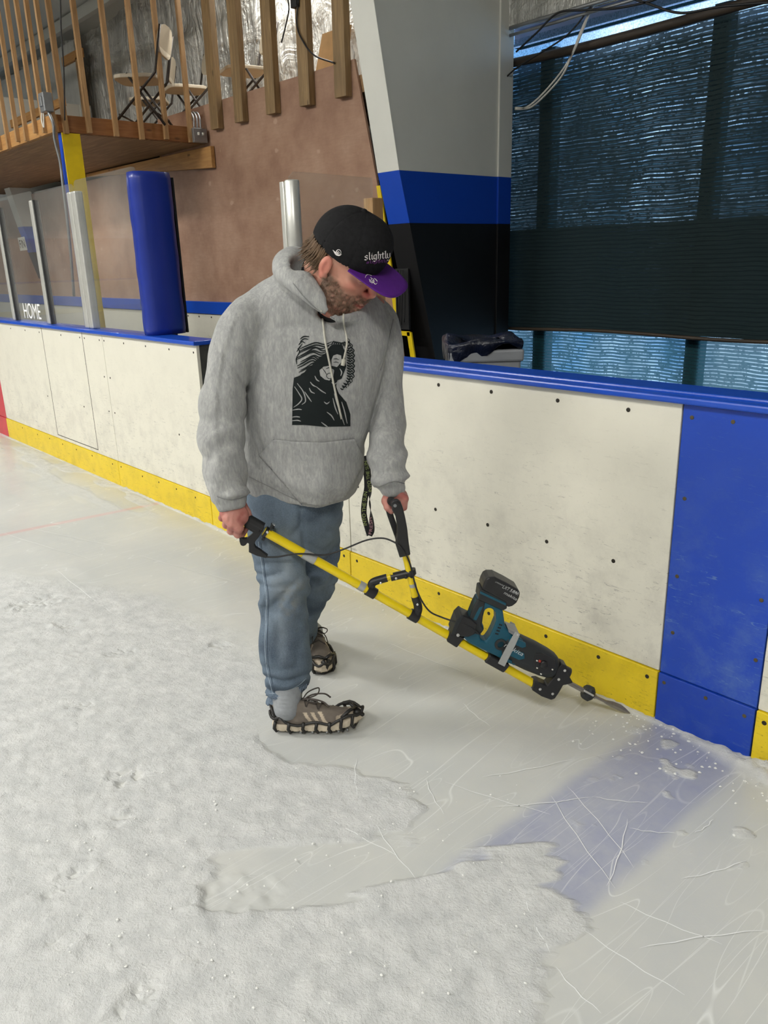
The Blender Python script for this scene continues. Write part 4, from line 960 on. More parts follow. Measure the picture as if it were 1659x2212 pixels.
c = k.ramp(k.math('ADD', k.math('MULTIPLY', s1, .55), k.math('MULTIPLY', s2, .45)), [(.36, srgb(142, 143, 143)), (.5, srgb(156, 157, 156)), (.68, srgb(178, 178, 175))])
k.bs(color=c, rough=.92, spec=.15, sheen=.15); b1 = k.bump(k.noise(260, 2), .25, .0015); M['fleece'] = k.m
hood, hV, hF = body('hoodie', hoodie, A(415, 1130, 2.4)+np.array([0, -.28, -.02]), A(895, 525, 2.5)+np.array([.03, .28, .02]), .0062, M['fleece'], man, soft=5)
# ---- kangaroo pocket, laid on the real surface
def patch(name, poly, obj, mat, parent, off, thick, step=4.0, inner=None, bev=0):
    poly = [tuple(p) for p in poly]; xs_ = [p[0] for p in poly]; ys_ = [p[1] for p in poly]
    bm = bmesh.new(); nxp = int((max(xs_)-min(xs_))/step)+2; nyp = int((max(ys_)-min(ys_))/step)+2
    gx = np.linspace(min(xs_), max(xs_), nxp); gy = np.linspace(min(ys_), max(ys_), nyp); GX, GY = np.meshgrid(gx, gy); Q = np.stack([GX.ravel(), GY.ravel()], 1)
    sd = polydist(Q, poly); inn = sd <= 0
    # snap near-boundary points to the outline
    Qs = Q.copy(); pl = np.array(poly+[poly[0]], float)
    for i in np.where((sd > 0) & (sd < step*1.05))[0]:
        best = None
        for a, b in zip(pl[:-1], pl[1:]):
            e = b-a; t = np.clip(((Q[i]-a)@e)/(e@e+1e-9), 0, 1); p = a+e*t; dd = np.linalg.norm(Q[i]-p)
            if best is None or dd < best[0]: best = (dd, p)
        Qs[i] = best[1]; inn[i] = True
    pts = on_surface(obj, Qs, off); ok = np.array([p is not None for p in pts]) & inn
    ids = -np.ones(len(Q), int); V_ = []
    for i in np.where(ok)[0]: ids[i] = len(V_); V_.append(pts[i])
    F_ = []
    for j in range(nyp-1):
        for i in range(nxp-1):
            q = [ids[j*nxp+i], ids[(j+1)*nxp+i], ids[(j+1)*nxp+i+1], ids[j*nxp+i+1]]
            if min(q) >= 0:
                pp = [V_[t] for t in q]
                if max(np.linalg.norm(pp[a]-pp[b]) for a in range(4) for b in range(a)) < .05: F_.append(q)
    o = mesh_obj(name, V_, F_, mat, parent, True)
    if thick: m = o.modifiers.new('t', 'SOLIDIFY'); m.thickness = thick; m.offset = 1
    return o
bpy.context.view_layer.update()
pk = patch('pocket', [(592, 949), (640, 954), (700, 956), (766, 948), (785, 990), (783, 1003), (762, 1045), (745, 1072), (708, 1090), (690, 1092), (650, 1085), (560, 981)], hood, M['fleece'], hood, .004, .004, 5)
# ---- stitching: hem band, cuff seams, shoulder seams, pocket edge (fine raised cords)
k = N('fleece_seam'); k.bs(color=srgb(136, 137, 137), rough=.9, spec=.1); M['seamc'] = k.m
M['cord'] = plain('drawcord', srgb(186, 184, 172), .8, 0, .06, 30)
def cordline(name, pts, r, mat, parent, off=.0, obj=None, n=6, flat=1.):
    P = spline([(x, y, 0) for x, y in pts], n)[:, :2]; S = [p for p in on_surface(obj or hood, P, off) if p is not None]
    q = B(); q.tube(S, r, 6, flat=flat); return q.make(name, mat, parent, True)
for pts in ([(538, 1030), (575, 1048), (640, 1079), (690, 1087), (738, 1058), (757, 1030)], [(590, 950), (640, 955), (700, 957), (766, 949)], [(560, 981), (600, 1030), (650, 1084)],
            [(468, 1072), (500, 1080), (538, 1070)], [(818, 1052), (850, 1040), (878, 1046)], [(633, 612), (660, 645), (690, 672), (722, 688)], [(850, 690), (838, 740), (822, 800)]):
    cordline('seam', pts, .0013, M['seamc'], hood, .0012, n=14)
for pts in ([(694, 672), (698, 700), (703, 740), (713, 790), (723, 840), (738, 905)], [(742, 672), (743, 700), (749, 730), (748, 752), (742, 778)]):
    o = cordline('drawstring', pts, .0032, M['cord'], hood, .005)
o = cordline('drawstring_knot', [(743, 776), (740, 790)], .0062, M['cord'], hood, .007)
# ---- T-shirt collar, neck and head
fh = np.array([.85, .25*-1, -.46]); uh = np.array([.36, -.48, .80])      # working frame: right, away, up
fh = np.array([.79, -.20, -.58]); uh = np.array([.50, -.42, .76]); fh /= np.linalg.norm(fh); uh = uh-fh*(uh@fh); uh /= np.linalg.norm(uh); sh = np.cross(uh, fh)   # sh: his left
HC = A(739, 561, 2.395)
HR = np.stack([fh, sh, uh])                                  # rows: local x,y,z
HS = 1.07
def toH(P): return ((P-HC)@HR.T)/HS
def fromH(Q): return HC+(np.asarray(Q, float)*HS)@HR
neck_a, neck_b = fromH((-.035, 0, -.05)), A(706, 655, 2.455)
def face(P):
    q = toH(P); s = np.array([1, -1, 1]); m = q.copy(); m[:, 1] = np.abs(m[:, 1])
    d = ell(q, (-.006, 0, .035), (.092, .074, .090))
    d = smin(d, ell(q, (.035, 0, -.03), (.062, .060, .082)), .03)
    d = smin(d, cone(m, (.0, .050, -.056), (.080, .013, -.103), .020, .021), .025)
    d = smin(d, ell(q, (.093, 0, -.104), (.020, .024, .020)), .015)
    d = smin(d, ell(m, (.058, .043, -.018), (.026, .022, .018)), .018)
    d = smin(d, cone(m, (.086, .004, .028), (.076, .045, .026), .012, .010), .014)
    d = smax(d, -ell(m, (.104, .033, .004), (.020, .018, .014)), .012)
    d = smin(d, ell(m, (.077, .032, .003), (.0145, .0155, .0135)), .004)
    d = smin(d, cone(q, (.092, 0, .012), (.118, 0, -.030), .0075, .0115), .010)
    d = smin(d, ell(m, (.107, .0125, -.038), (.011, .0075, .0075)), .006)
    d = smax(d, -ell(m, (.112, .0075, -.047), (.005, .0035, .004)), .002)
    d = smin(d, ell(q, (.093, 0, -.060), (.020, .026, .016)), .012)
    d = smin(d, ell(q, (.108, 0, -.0665), (.0085, .024, .0048)), .003)
    d = smin(d, ell(q, (.105, 0, -.0785), (.0085, .020, .0055)), .003)
    d = smax(d, -ell(q, (.116, 0, -.0725), (.010, .022, .0016)), .002)
    # ears
    e = ell(m, (-.012, .079, -.004), (.017, .009, .029)); e = smax(e, -ell(m, (-.006, .089, -.002), (.010, .0055, .020)), .003); e = smin(e, ell(m, (-.008, .080, -.030), (.009, .008, .010)), .006)
    d = smin(d, e, .004)
    d = d*HS
    nk = cone(P, neck_a, neck_b, .060, .057); d = smin(d, nk, .03)
    nk2 = cone(P, fromH((.02, 0, -.075)), A(720, 655, 2.40), .032, .045); d = smin(d, nk2, .03)
    bd = beardmask(q); d = d-.006*bd*(.6+.4*vnoise(P*140, 3))+.0011*fbm(P, 160, 2, 9)*bd
    return d
def beardmask(q):
    y = np.abs(q[:, 1]); jaw = sstep(-.030, -.055, q[:, 2]+.25*np.clip(.055-q[:, 0], 0, 1)-.0)*(q[:, 0] > -.005)
    side = sstep(-.01, .004, q[:, 0])*sstep(-.018, -.036, q[:, 2]-.10*(.03-q[:, 0]))*(q[:, 0] < .06)
    b = np.maximum(jaw*(q[:, 0] > .02), side*sstep(.030, .045, y))
    stache = np.exp(-((q[:, 2]+.057-.10*y*0-(-.25*y))/.0075)**2)*sstep(.085, .095, q[:, 0])*(y < .034)
    b = np.maximum(b*(1-sstep(-.040, -.052, -q[:, 2]*0-.0)*0), stache)
    lips = np.exp(-(((q[:, 2]+.0725)/.0125)**2+(y/.030)**2)**2)*(q[:, 0] > .085)
    nb = 1-sstep(-.112, -.128, q[:, 2]-.25*np.clip(.08-q[:, 0], 0, 1))
    cheek = sstep(.0, 1, 1-np.exp(-(((q[:, 0]-.07)/.03)**2+((q[:, 2]+.03)/.022)**2)**2))
    return np.clip(b*(1-lips)*nb*(.25+.75*cheek), 0, 1)
def facecol(V):
    q = toH(V); b = beardmask(q); n = fbm(V, 90, 3, 4); y = np.abs(q[:, 1])
    skin = np.array(srgb(198, 142, 122)); red = np.array(srgb(196, 112, 98)); pal = np.array(srgb(206, 158, 138))
    c = skin+(pal-skin)*sstep(-.5, .5, fbm(V, 18, 3, 2))[:, None]
    rr = np.clip(np.exp(-(((q[:, 0]-.112)/.016)**2+((q[:, 2]+.035)/.018)**2))+.5*np.exp(-(((q[:, 0]-.07)/.02)**2+((q[:, 2]+.02)/.015)**2))+.7*np.exp(-((q[:, 0]+.012)/.02)**2)*(y > .078)+.35*(q[:, 2] < -.09), 0, 1)
    c = c+(red-c)*rr[:, None]
    lips = np.exp(-(((q[:, 2]+.0725)/.0105)**2+(y/.026)**2)**2)*(q[:, 0] > .092); c = c+(np.array(srgb(178, 96, 92))-c)*lips[:, None]
    g = sstep(.03, .0, q[:, 0])                               # grey sideburn, brown chin
    bc_ = np.array(srgb(78, 58, 42))*(1-g[:, None])+np.array(srgb(112, 98, 86))*g[:, None]
    bc_ = bc_*(1+.35*n[:, None]); bb = np.clip(b*(.85+.5*n), 0, .84)
    c = c+(bc_-c)*bb[:, None]
    brow = np.exp(-(((q[:, 2]-.031+.12*(y-.03))/.0055)**2))*(q[:, 0] > .06)*(y > .012)*(y < .055); c = c+(np.array(srgb(98, 74, 54))-c)*(brow*.8)[:, None]
    lash = np.exp(-(((q[:, 2]-.0005+4*(y-.032)**2)/.0016)**2))*(q[:, 0] > .075)*(y > .019)*(y < .046); c = c+(np.array(srgb(70, 46, 36))-c)*(lash*.85)[:, None]
    mole = np.exp(-(np.linalg.norm(q-np.array([.052, -.056, .004]), axis=1)/.0028)**2); c = c+(np.array(srgb(100, 56, 48))-c)*(mole*.7)[:, None]
    return np.concatenate([np.clip(c, 0, 1), np.ones((len(V), 1))], 1)
k = N('skin'); a_ = k.attr('col'); k.bs(color=a_.outputs['Color'], rough=.55, sss=.06, spec=.35); k.bump(k.noise(420, 3), .18, .001); M['skin'] = k.m
lo = HC-np.array([.19, .19, .24]); hi = HC+np.array([.20, .19, .20])
fV, fF = surf(face, lo, hi, .0026)
M['tee'] = plain('black_tee', (.012, .012, .015), .85)
def tee(P):
    d = cone(P, A(728, 605, 2.425), A(717, 668, 2.437), .062, .056); d = smin(d, cone(P, A(700, 590, 2.450), A(704, 640, 2.455), .068, .072), .02)
    inner = cone(P, A(735, 590, 2.45), A(716, 655, 2.43), .0675, .068)
    top = (P-A(712, 642, 2.36))@(fromH((0, 0, 1))-fromH((0, 0, 0)))*0
    cutp = A(690, 600, 2.44); nrm = np.array([.66, -.35, .60]); nrm /= np.linalg.norm(nrm)
    return np.maximum(d, (P-A(722, 652, 2.37))@nrm)
body('t_shirt', tee, A(640, 720, 2.3)-np.array([0, .1, 0]), A(800, 540, 2.6), .006, M['tee'], man)
# ---- cap
def H(*q): return fromH(q)
def capd(P):
    q = toH(P); w = q.copy(); z = w[:, 2]
    r = ell(q, (.0, 0, .042), (.1035, .083, .106))
    # taller structured front panel
    r = smin(r, ell(q, (.052, 0, .082), (.056, .064, .064)), .035)
    r = smax(r, -(q[:, 2]-.027-.10*q[:, 0]*0+.18*np.minimum(q[:, 0]+.02, 0)*-1*-.0), .004)
    inner = ell(q, (.0, 0, .038), (.099, .078, .100)); r = smax(r, -smin(inner, ell(q, (.052, 0, .077), (.050, .058, .058)), .03), .002)
    ang = np.arctan2(q[:, 1], q[:, 0]); gr = np.abs(((ang+PI/6) % (PI/3))-PI/6)*np.maximum(np.hypot(q[:, 0], q[:, 1]), .004)
    r = r+.0012*np.exp(-(gr/.0016)**2)
    r = smin(r, ell(q, (-.004, 0, .149), (.008, .008, .005)), .002)
    return r*HS
M['cap'] = plain('black_wool_cap', (.010, .010, .011), .88, 0, .3, 90, .2, 400, .2)
capobj, cV, cF = body('cap', capd, HC-np.array([.17, .17, .1]), HC+np.array([.2, .17, .22]), .0032, M['cap'], man)
M['purple'] = plain('purple_brim', srgb(88, 34, 132), .7, 0, .06, 60, .15, 500, .25)
v = []; nb, nr = 33, 8; f = []
def brimpt(t, s, top):                                      # t across -1..1, s 0 root .. 1 edge
    root = (.0+.103*math.cos(t*1.08), .0815*math.sin(t*1.08))
    edge = (.050+.140*(max(0, 1-abs(t)**2.6))**.5, .088*math.sin(t*PI/2))
    x = root[0]+(edge[0]-root[0])*s; yy = root[1]+(edge[1]-root[1])*s; z = .029-.25*yy*yy-.04*(x-.09)*(x > .09)
    return (x, yy, z+.0015*(1 if top else -1))
for top in (1, 0):
    for i in range(nb):
        for j in range(nr): v.append(toW(H(*brimpt(-1+2*i/(nb-1), j/(nr-1), top))))
n0 = nb*nr
for i in range(nb-1):
    for j in range(nr-1):
        a = i*nr+j; f.append((a, a+nr, a+nr+1, a+1)); f.append((n0+a, n0+a+1, n0+a+nr+1, n0+a+nr))
    a = i*nr+nr-1; f.append((a, a+nr, n0+a+nr, n0+a))
brim = mesh_obj('brim', v, f, M['purple'], capobj, True)
bpy.context.view_layer.update()
# ---- jeans
hipn = [nd(640, 1010, 2.52, 92, .125), nd(640, 1070, 2.52, 98, .135), nd(640, 1115, 2.53, 96, .128), nd(640, 1165, 2.53, 70, .08)]
legN = [nd(590, 1075, 2.49, 54, .10), nd(594, 1150, 2.47, 59, .098), nd(606, 1210, 2.45, 58, .094), nd(609, 1257, 2.44, 59, .092), nd(613, 1295, 2.435, 54, .088), nd(615, 1345, 2.43, 54, .085), nd(616, 1400, 2.42, 56, .086), nd(620, 1440, 2.42, 54, .086), nd(620, 1470, 2.42, 47, .082), nd(621, 1495, 2.42, 45, .078), nd(622, 1530, 2.42, 43, .074)]
legF = [nd(686, 1075, 2.57, 50, .10), nd(686, 1140, 2.60, 50, .098), nd(682, 1200, 2.64, 50, .094), nd(670, 1262, 2.69, 51, .092), nd(650, 1310, 2.78, 46, .088), nd(641, 1350, 2.86, 45, .086), nd(640, 1385, 2.93, 42, .08)]
def jeans(P):
    h = limb(P, hipn, RX, 4); a, ta, ua = limb(P, legN, RX, 5, info=True); b, tb, ub = limb(P, legF, RX, 5, info=True)
    fold = lambda t, u, s: .0085*np.sin(t*70+2*np.sin(u+s)+2*vnoise(P*6, 5))*sstep(.72, .9, t)+.009*np.sin(t*34+3*np.sin(u*1.5+s))*np.exp(-((t-.36)/.12)**2)+.008*vnoise(P*np.array([14, 14, 6]), 12+s)
    a = a+fold(ta, ua, 0); b = b+fold(tb, ub, 2)
    d = smin(a, b, .012); d = smin(d, h, .04)
    xy = pix(P)
    d = d+folds(P, xy, [([(648, 1095), (653, 1150), (662, 1215), (664, 1240)], 5, .011, 2.60), ([(552, 1238), (575, 1246), (610, 1236)], 5, .009, 2.5), ([(562, 1222), (600, 1205), (648, 1200)], 7, .006, 2.5), ([(556, 1262), (590, 1272), (628, 1262)], 6, .007, 2.5),
        ([(606, 1318), (636, 1280), (662, 1258)], 6, -.006, 2.5), ([(596, 1300), (622, 1270), (655, 1240)], 5, .006, 2.5), ([(662, 1256), (692, 1270), (724, 1262)], 5, .008, 2.9), ([(670, 1235), (700, 1240), (730, 1222)], 6, .006, 2.9), ([(664, 1290), (690, 1305), (705, 1300)], 5, .006, 2.95), ([(650, 1330), (672, 1345), (690, 1340)], 5, .007, 3.0),
        ([(598, 1178), (632, 1158), (652, 1128)], 6, .006, 2.5), ([(560, 1150), (600, 1165), (640, 1150)], 8, .004, 2.5), ([(672, 1130), (705, 1150), (736, 1140)], 7, .006, 2.75), ([(690, 1110), (715, 1105), (736, 1100)], 6, .006, 2.75), ([(668, 1175), (700, 1190), (732, 1180)], 8, .005, 2.75),
        ([(576, 1285), (571, 1330), (573, 1400), (578, 1450)], 3, .004, 2.5), ([(598, 1330), (604, 1390), (596, 1440)], 9, .004, 2.5), ([(640, 1320), (646, 1380), (640, 1440)], 8, .004, 2.5), ([(573, 1462), (615, 1472), (672, 1454)], 4, .010, 2.55), ([(578, 1478), (620, 1486), (664, 1466)], 4, -.005, 2.55), ([(580, 1492), (615, 1498), (660, 1476)], 3.5, .007, 2.55), ([(570, 1440), (600, 1450), (640, 1442)], 6, .005, 2.55)])
    # open hems: cut square across at the ankles
    pa, pb = A(620, 1470, 2.42), A(621, 1497, 2.42); n = (pb-pa)/np.linalg.norm(pb-pa); n = n+np.array([-.15, -.0, 0]); a_, b_, c_ = A(579, 1517, 2.42), A(664, 1484, 2.42), A(621, 1515, 2.345); n = np.cross(b_-a_, c_-a_); n /= np.linalg.norm(n); n = n if n[2] < 0 else -n; d = np.where(P[:, 1] < 2.60, np.maximum(d, (P-a_)@n), d)
    pa, pb = A(646, 1350, 2.86), A(640, 1385, 2.93); n = (pb-pa)/np.linalg.norm(pb-pa); d = np.where(P[:, 1] > 2.70, np.maximum(d, (P-A(655, 1383, 2.90))@n), d)
    return d
def jeancol(V):
    n = fbm(V, 9, 3, 5); n2 = fbm(V*np.array([220, 220, 40]), 1., 2, 7); base = np.array(srgb(92, 107, 122)); dark = np.array(srgb(66, 79, 94)); pale = np.array(srgb(140, 151, 160))
    c = base+(dark-base)*sstep(0, .9, n)[:, None]; 
    def blob(x, y, d, r): return np.exp(-(np.linalg.norm((V-A(x, y, d))/np.array(r), axis=1))**2)
    kn = (blob(612, 1275, 2.34, (.06, .12, .10))*.6+blob(605, 1380, 2.34, (.04, .12, .12))*.3+blob(620, 1180, 2.37, (.05, .12, .10))*.45+blob(700, 1270, 2.6, (.05, .12, .06))*.45+blob(705, 1150, 2.5, (.04, .1, .07))*.3)*(.75+.6*fbm(V*np.array([1, 1, .5]), 26, 3, 66)); c = c*(1-.16*sstep(.1, .8, fbm(V*np.array([1, 1, .6]), 14, 3, 77)))[:, None]
    c = c+(pale-c)*np.clip(kn, 0, .7)[:, None]
    mud = (blob(622, 1310, 2.34, (.03, .12, .05))+.7*blob(640, 1275, 2.34, (.035, .12, .02)))*sstep(-.4, .5, fbm(V, 40, 2, 3)); c = c+(np.array(srgb(120, 112, 88))-c)*np.clip(mud*.55, 0, .6)[:, None]
    # worn outer side seam
    sd = linedist(V, X2([(566, 1200), (572, 1260), (578, 1300), (577, 1340), (576, 1400), (580, 1450), (588, 1480)], 2.36))
    c = c+(np.array(srgb(150, 166, 182))-c)*(np.exp(-(sd/.004)**2)*.5*sstep(-.3, .4, fbm(V, 50, 2, 8)))[:, None]
    return np.concatenate([np.clip(c*(1+.10*n2[:, None]), 0, 1), np.ones((len(V), 1))], 1)
k = N('worn_denim'); a_ = k.attr('col'); tw = k.n('TexWave', {'Vector': k.coord(rot=(.5, .3, .2)), 'Scale': 260, 'Distortion': 2}).outputs[0]
k.bs(color=k.mix(k.fr(k.noise(300, 2), .3, .7, 0, .22), a_.outputs['Color'], srgb(150, 162, 176)), rough=.88, spec=.15); k.bump(tw, .15, .001); M['denim'] = k.m
jobj, jV, jF = body('jeans', jeans, A(528, 1530, 2.4)+np.array([-.02, -.17, -.06]), A(748, 1000, 2.7)+np.array([.05, .35, .05]), .0065, M['denim'], man, jeancol, soft=2)
# ---- legs and socks inside the trouser ends
M['sock'] = plain('grey_sock', srgb(142, 146, 150), .95, 0, .1, 60)
def ankle(c, toe, name):
    q = B()
# ---- shoes in a foot frame: x heel->toe, y left, z up, origin under the heel
def shoe(tag_, O, fwd, up, label, flip=1):
    O = np.array(O, float); fwd = np.array(fwd, float); fwd /= np.linalg.norm(fwd); up = np.array(up, float); up = up-fwd*(up@fwd); up /= np.linalg.norm(up); lf = np.cross(up, fwd)
    R_ = np.stack([fwd, lf, up]); to = lambda P: (P-O)@R_.T; fr_ = lambda Q: O+np.asarray(Q, float)@R_
    cl = lambda x: np.interp(x, [0, .1, .2, .3], [0, .004*flip, .0, -.012*flip])
    wd = lambda x: np.interp(x, [-.01, .01, .05, .11, .17, .21, .25, .283, .30], [.012, .028, .035, .037, .046, .049, .045, .030, .010])
    top = lambda x: np.interp(x, [-.01, .02, .07, .11, .15, .19, .23, .27, .30], [.088, .100, .104, .100, .086, .068, .055, .046, .030])
    def upper(P):
        q = to(P); x, y, z = q.T; y = y-cl(x); w = wd(x)-.003; h = top(x)
        sh_ = (np.abs(y)/w)**2.2+(np.clip(z-.012, 0, 9)/np.maximum(h-.012, .01))**2.4
        d = (sh_**(1/2.3)-1)*w*.8; d = np.maximum(d, np.maximum(-z+.012, np.maximum(-x-.004, x-.296)))
        op = ell(q, (.056, 0, .128), (.037, .024, .040)); d = smax(d, -op, .006)
        return d+.0012*vnoise(P*60, 3)
    def sole(P):
        q = to(P); x, y, z = q.T; y = y-cl(x); w = wd(x)+.003; rise = .014*sstep(.2, .3, x)
        d = np.abs(y)-w; zz = np.abs(z-.016-rise)-.013; d = smax(d, zz, .006); d = np.maximum(d, np.maximum(-x-.010, x-.302))
        gro = .002*np.exp(-((np.abs(((x*40) % 1)-.5)-.0)/.10)**2)*(z < .020)
        return d+gro
    def ucol(V):
        q = to(V); x, y, z = q.T; c = np.tile(np.array(srgb(112, 104, 96)), (len(V), 1)); cream = np.array(srgb(190, 176, 156))
        s = np.zeros(len(V))
        for x0 in (.115, .140, .165): s = np.maximum(s, (np.abs(x-x0-(.06-z)*.55) < .0062)*(z > .022)*(z < .070))
        toe = (x > .215)*(z < .050)*1.
        c = c+(cream-c)*np.clip(np.maximum(s, toe*.75), 0, 1)[:, None]
        c = c*(1+.15*fbm(V, 50, 2, 3)[:, None]); 
        return np.concatenate([np.clip(c, 0, 1), np.ones((len(V), 1))], 1)
    cs = [fr_(p) for p in ((-.03, -.07, -.02), (.33, -.07, -.02), (-.03, .07, -.02), (.33, .07, -.02), (-.03, -.07, .12), (.33, -.07, .12), (-.03, .07, .12), (.33, .07, .12))]
    lo, hi = np.min(cs, 0), np.max(cs, 0)
    su, _, _ = body('shoe', upper, lo, hi, .0036, M['suede'], man, ucol); su['label'] = label
    so, _, _ = body('sole', sole, lo, hi, .0036, M['sole'], su)
    # rubber ice cleat net
    q = B(); ring = lambda z, off, x0=-.012, x1=.302, n=40: [fr_((x, y_+cl(x), z+.012*sstep(.2, .3, x))) for x, y_ in [(x0+(x1-x0)*(1-math.cos(t))/2, (wd(x0+(x1-x0)*(1-math.cos(t))/2)+off)*(1 if t <= PI else -1)) for t in np.linspace(0, 2*PI, n)]]
    n_ = 44; pts = []
    for t in np.linspace(0, 2*PI, n_):
        x = .145-.160*math.cos(t); y = (wd(min(max(x, -.009), .299))+.0045)*(1 if t < PI else -1)*min(1, abs(math.sin(t))*4)
        zz = .036+.020*math.cos(t*8)*.35+.02*max(0, -(x-.0)*8)+(.012 if x > .2 else 0)+(.02 if x < .03 else 0); pts.append(fr_((x, y+cl(x), zz)))
    q.tube([toW(p) for p in pts], .0052, 6, caps=False)
    for x in (.005, .055, .105, .150, .195, .235, .272):
        for s in (-1, 1):
            w = wd(x)+.005; P4 = [(x, s*w, .040+(.012 if x > .2 else 0)), (x+.006*s, s*(w+.002), .016), (x, s*(w-.004), .001)]
            q.tube([toW(fr_((a, b+cl(a), c))) for a, b, c in P4], .0058, 6)
        q.tube([toW(fr_((x, -wd(x)+cl(x), .001))), toW(fr_((x+.01, 0+cl(x), .0))), toW(fr_((x, wd(x)+cl(x), .001)))], .004, 6)
    for s in (-1, 1): q.tube([toW(fr_(p)) for p in ((.235, s*.045, .052), (.262, s*.022, .066), (.278, 0, .060))], .0065, 6)
    q.tube([toW(fr_(p)) for p in ((.278, -.012, .052), (.300, 0, .034), (.278, .012, .052))], .010, 8)
    for s in (-1, 1): q.tube([toW(fr_(p)) for p in ((.012, s*.033, .045), (-.004, s*.016, .080), (-.009, 0, .086))], .0055, 6)
    cl_ = q.make('ice_cleat', M['rubber'], su, True); cl_['label'] = 'black rubber ice cleat stretched round the shoe'
    q = B()
    for x in (.05, .09, .13, .18, .22, .25):
        for s in (-1, 1): p = fr_((x, s*(wd(x)-.004)+cl(x), -.001)); q.lathe(toW(p), toW(p-up*.01)-toW(p), [(-.004, .005), (.003, .0045), (.006, .002)], 6)
    q.make('steel_stud', M['galv'], su, True)
    q = B()
    for i, x in enumerate((.105, .125, .145, .165)):
        z = float(top(x))+.004; s = 1 if i % 2 else -1
        q.tube([toW(fr_(p)) for p in ((x-.008, -.024*s, z-.012), (x, 0, z+.003), (x+.010, .024*s, z-.014))], .0036, 6, flat=.6)
    for s in (-1, 1):
        q.tube([toW(fr_(p)) for p in spline([(.10, 0, .100), (.12, .022*s, .118), (.155, .040*s, .122), (.150, .028*s, .104), (.112, .006*s, .101)], 5)], .0032, 6, flat=.6)
        q.tube([toW(fr_(p)) for p in spline([(.105, 0, .102), (.135, .014*s, .112), (.175, .026*s, .106), (.195, .030*s, .088)], 5)], .0032, 6, flat=.6)
    q.make('lace', M['lace'], su, True)
    return su, fr_
k = N('taupe_suede'); a_ = k.attr('col'); k.bs(color=a_.outputs['Color'], rough=.85, spec=.2); k.bump(k.noise(200, 3), .2, .001); M['suede'] = k.m
M['sole'] = plain('cream_sole', srgb(196, 184, 164), .7, 0, .12, 30); M['rubber'] = plain('black_rubber', (.012, .011, .010), .5); M['lace'] = plain('dark_lace', srgb(74, 68, 64), .85)
# near foot: flat, pointing right; far foot: pointing to the lens and right, heel hidden
near_h, near_t = A(588, 1572, 2.385), A(744, 1566, 2.40)
near_h = toL(onz(597, 1571, .007)); dirn = toL(onz(748, 1563, .018))-near_h
s1, fr1 = shoe('near', near_h, dirn, (0, 0, 1), 'near shoe, taupe with cream stripes, stepping flat on the ice', -1)
far_t = toL(onz(703, 1449, .007)); far_h = toL(onz(672, 1386, .007)); dirf = far_t-far_h; dirf[2] = .0
s2, fr2 = shoe('far', far_h, dirf, (0, 0, 1), 'far shoe, half hidden behind the trouser leg', 1)
def lower(P):
    a = cone(P, A(620, 1455, 2.42), fr1((.046, 0, .075)), .060, .047); b = cone(P, A(645, 1360, 2.88), fr2((.05, 0, .07)), .045, .042); return np.minimum(a, b)+.0015*np.sin(P[:, 2]*500)*.5
body('sock', lower, np.minimum(A(560, 1540, 2.3), A(600, 1440, 2.8))-np.array([.02, .1, .02]), A(720, 1330, 3.05)+np.array([.05, .1, .1]), .006, M['sock'], man)
M['jseam'] = plain('denim_seam', srgb(74, 88, 104), .9, 0, .2, 120); M['jseam_pale'] = plain('denim_seam_worn', srgb(140, 154, 168), .9, 0, .25, 90)
cordline('side_seam', [(559, 1170), (565, 1210), (570, 1250), (576, 1290), (575, 1330), (573, 1400), (578, 1450), (590, 1500)], .0022, M['jseam_pale'], jobj, .0, jobj, 10)
cordline('side_seam', [(563, 1172), (569, 1212), (574, 1250), (580, 1290), (579, 1330), (577, 1400), (582, 1448), (594, 1498)], .0014, M['jseam'], jobj, .0004, jobj, 10)
cordline('hem_stitch', [(582, 1498), (600, 1497), (622, 1492), (645, 1480), (661, 1466)], .0012, M['jseam_pale'], jobj, .0006, jobj, 8)
q = B()
for i in range(26):                                         # frayed hem threads
    x = 582+i*3.2; p = on_surface(jobj, [(x, 1512-(i-12)**2*.03-((x-582)*.36))], .002)[0]
    if p is not None: q.tube([p, p+np.array([0, 0, -.010-.006*random.random()])], .0013, 4)
if q.v: q.make('frayed_hem', plain('frayed_denim', srgb(132, 148, 170), .9), jobj)
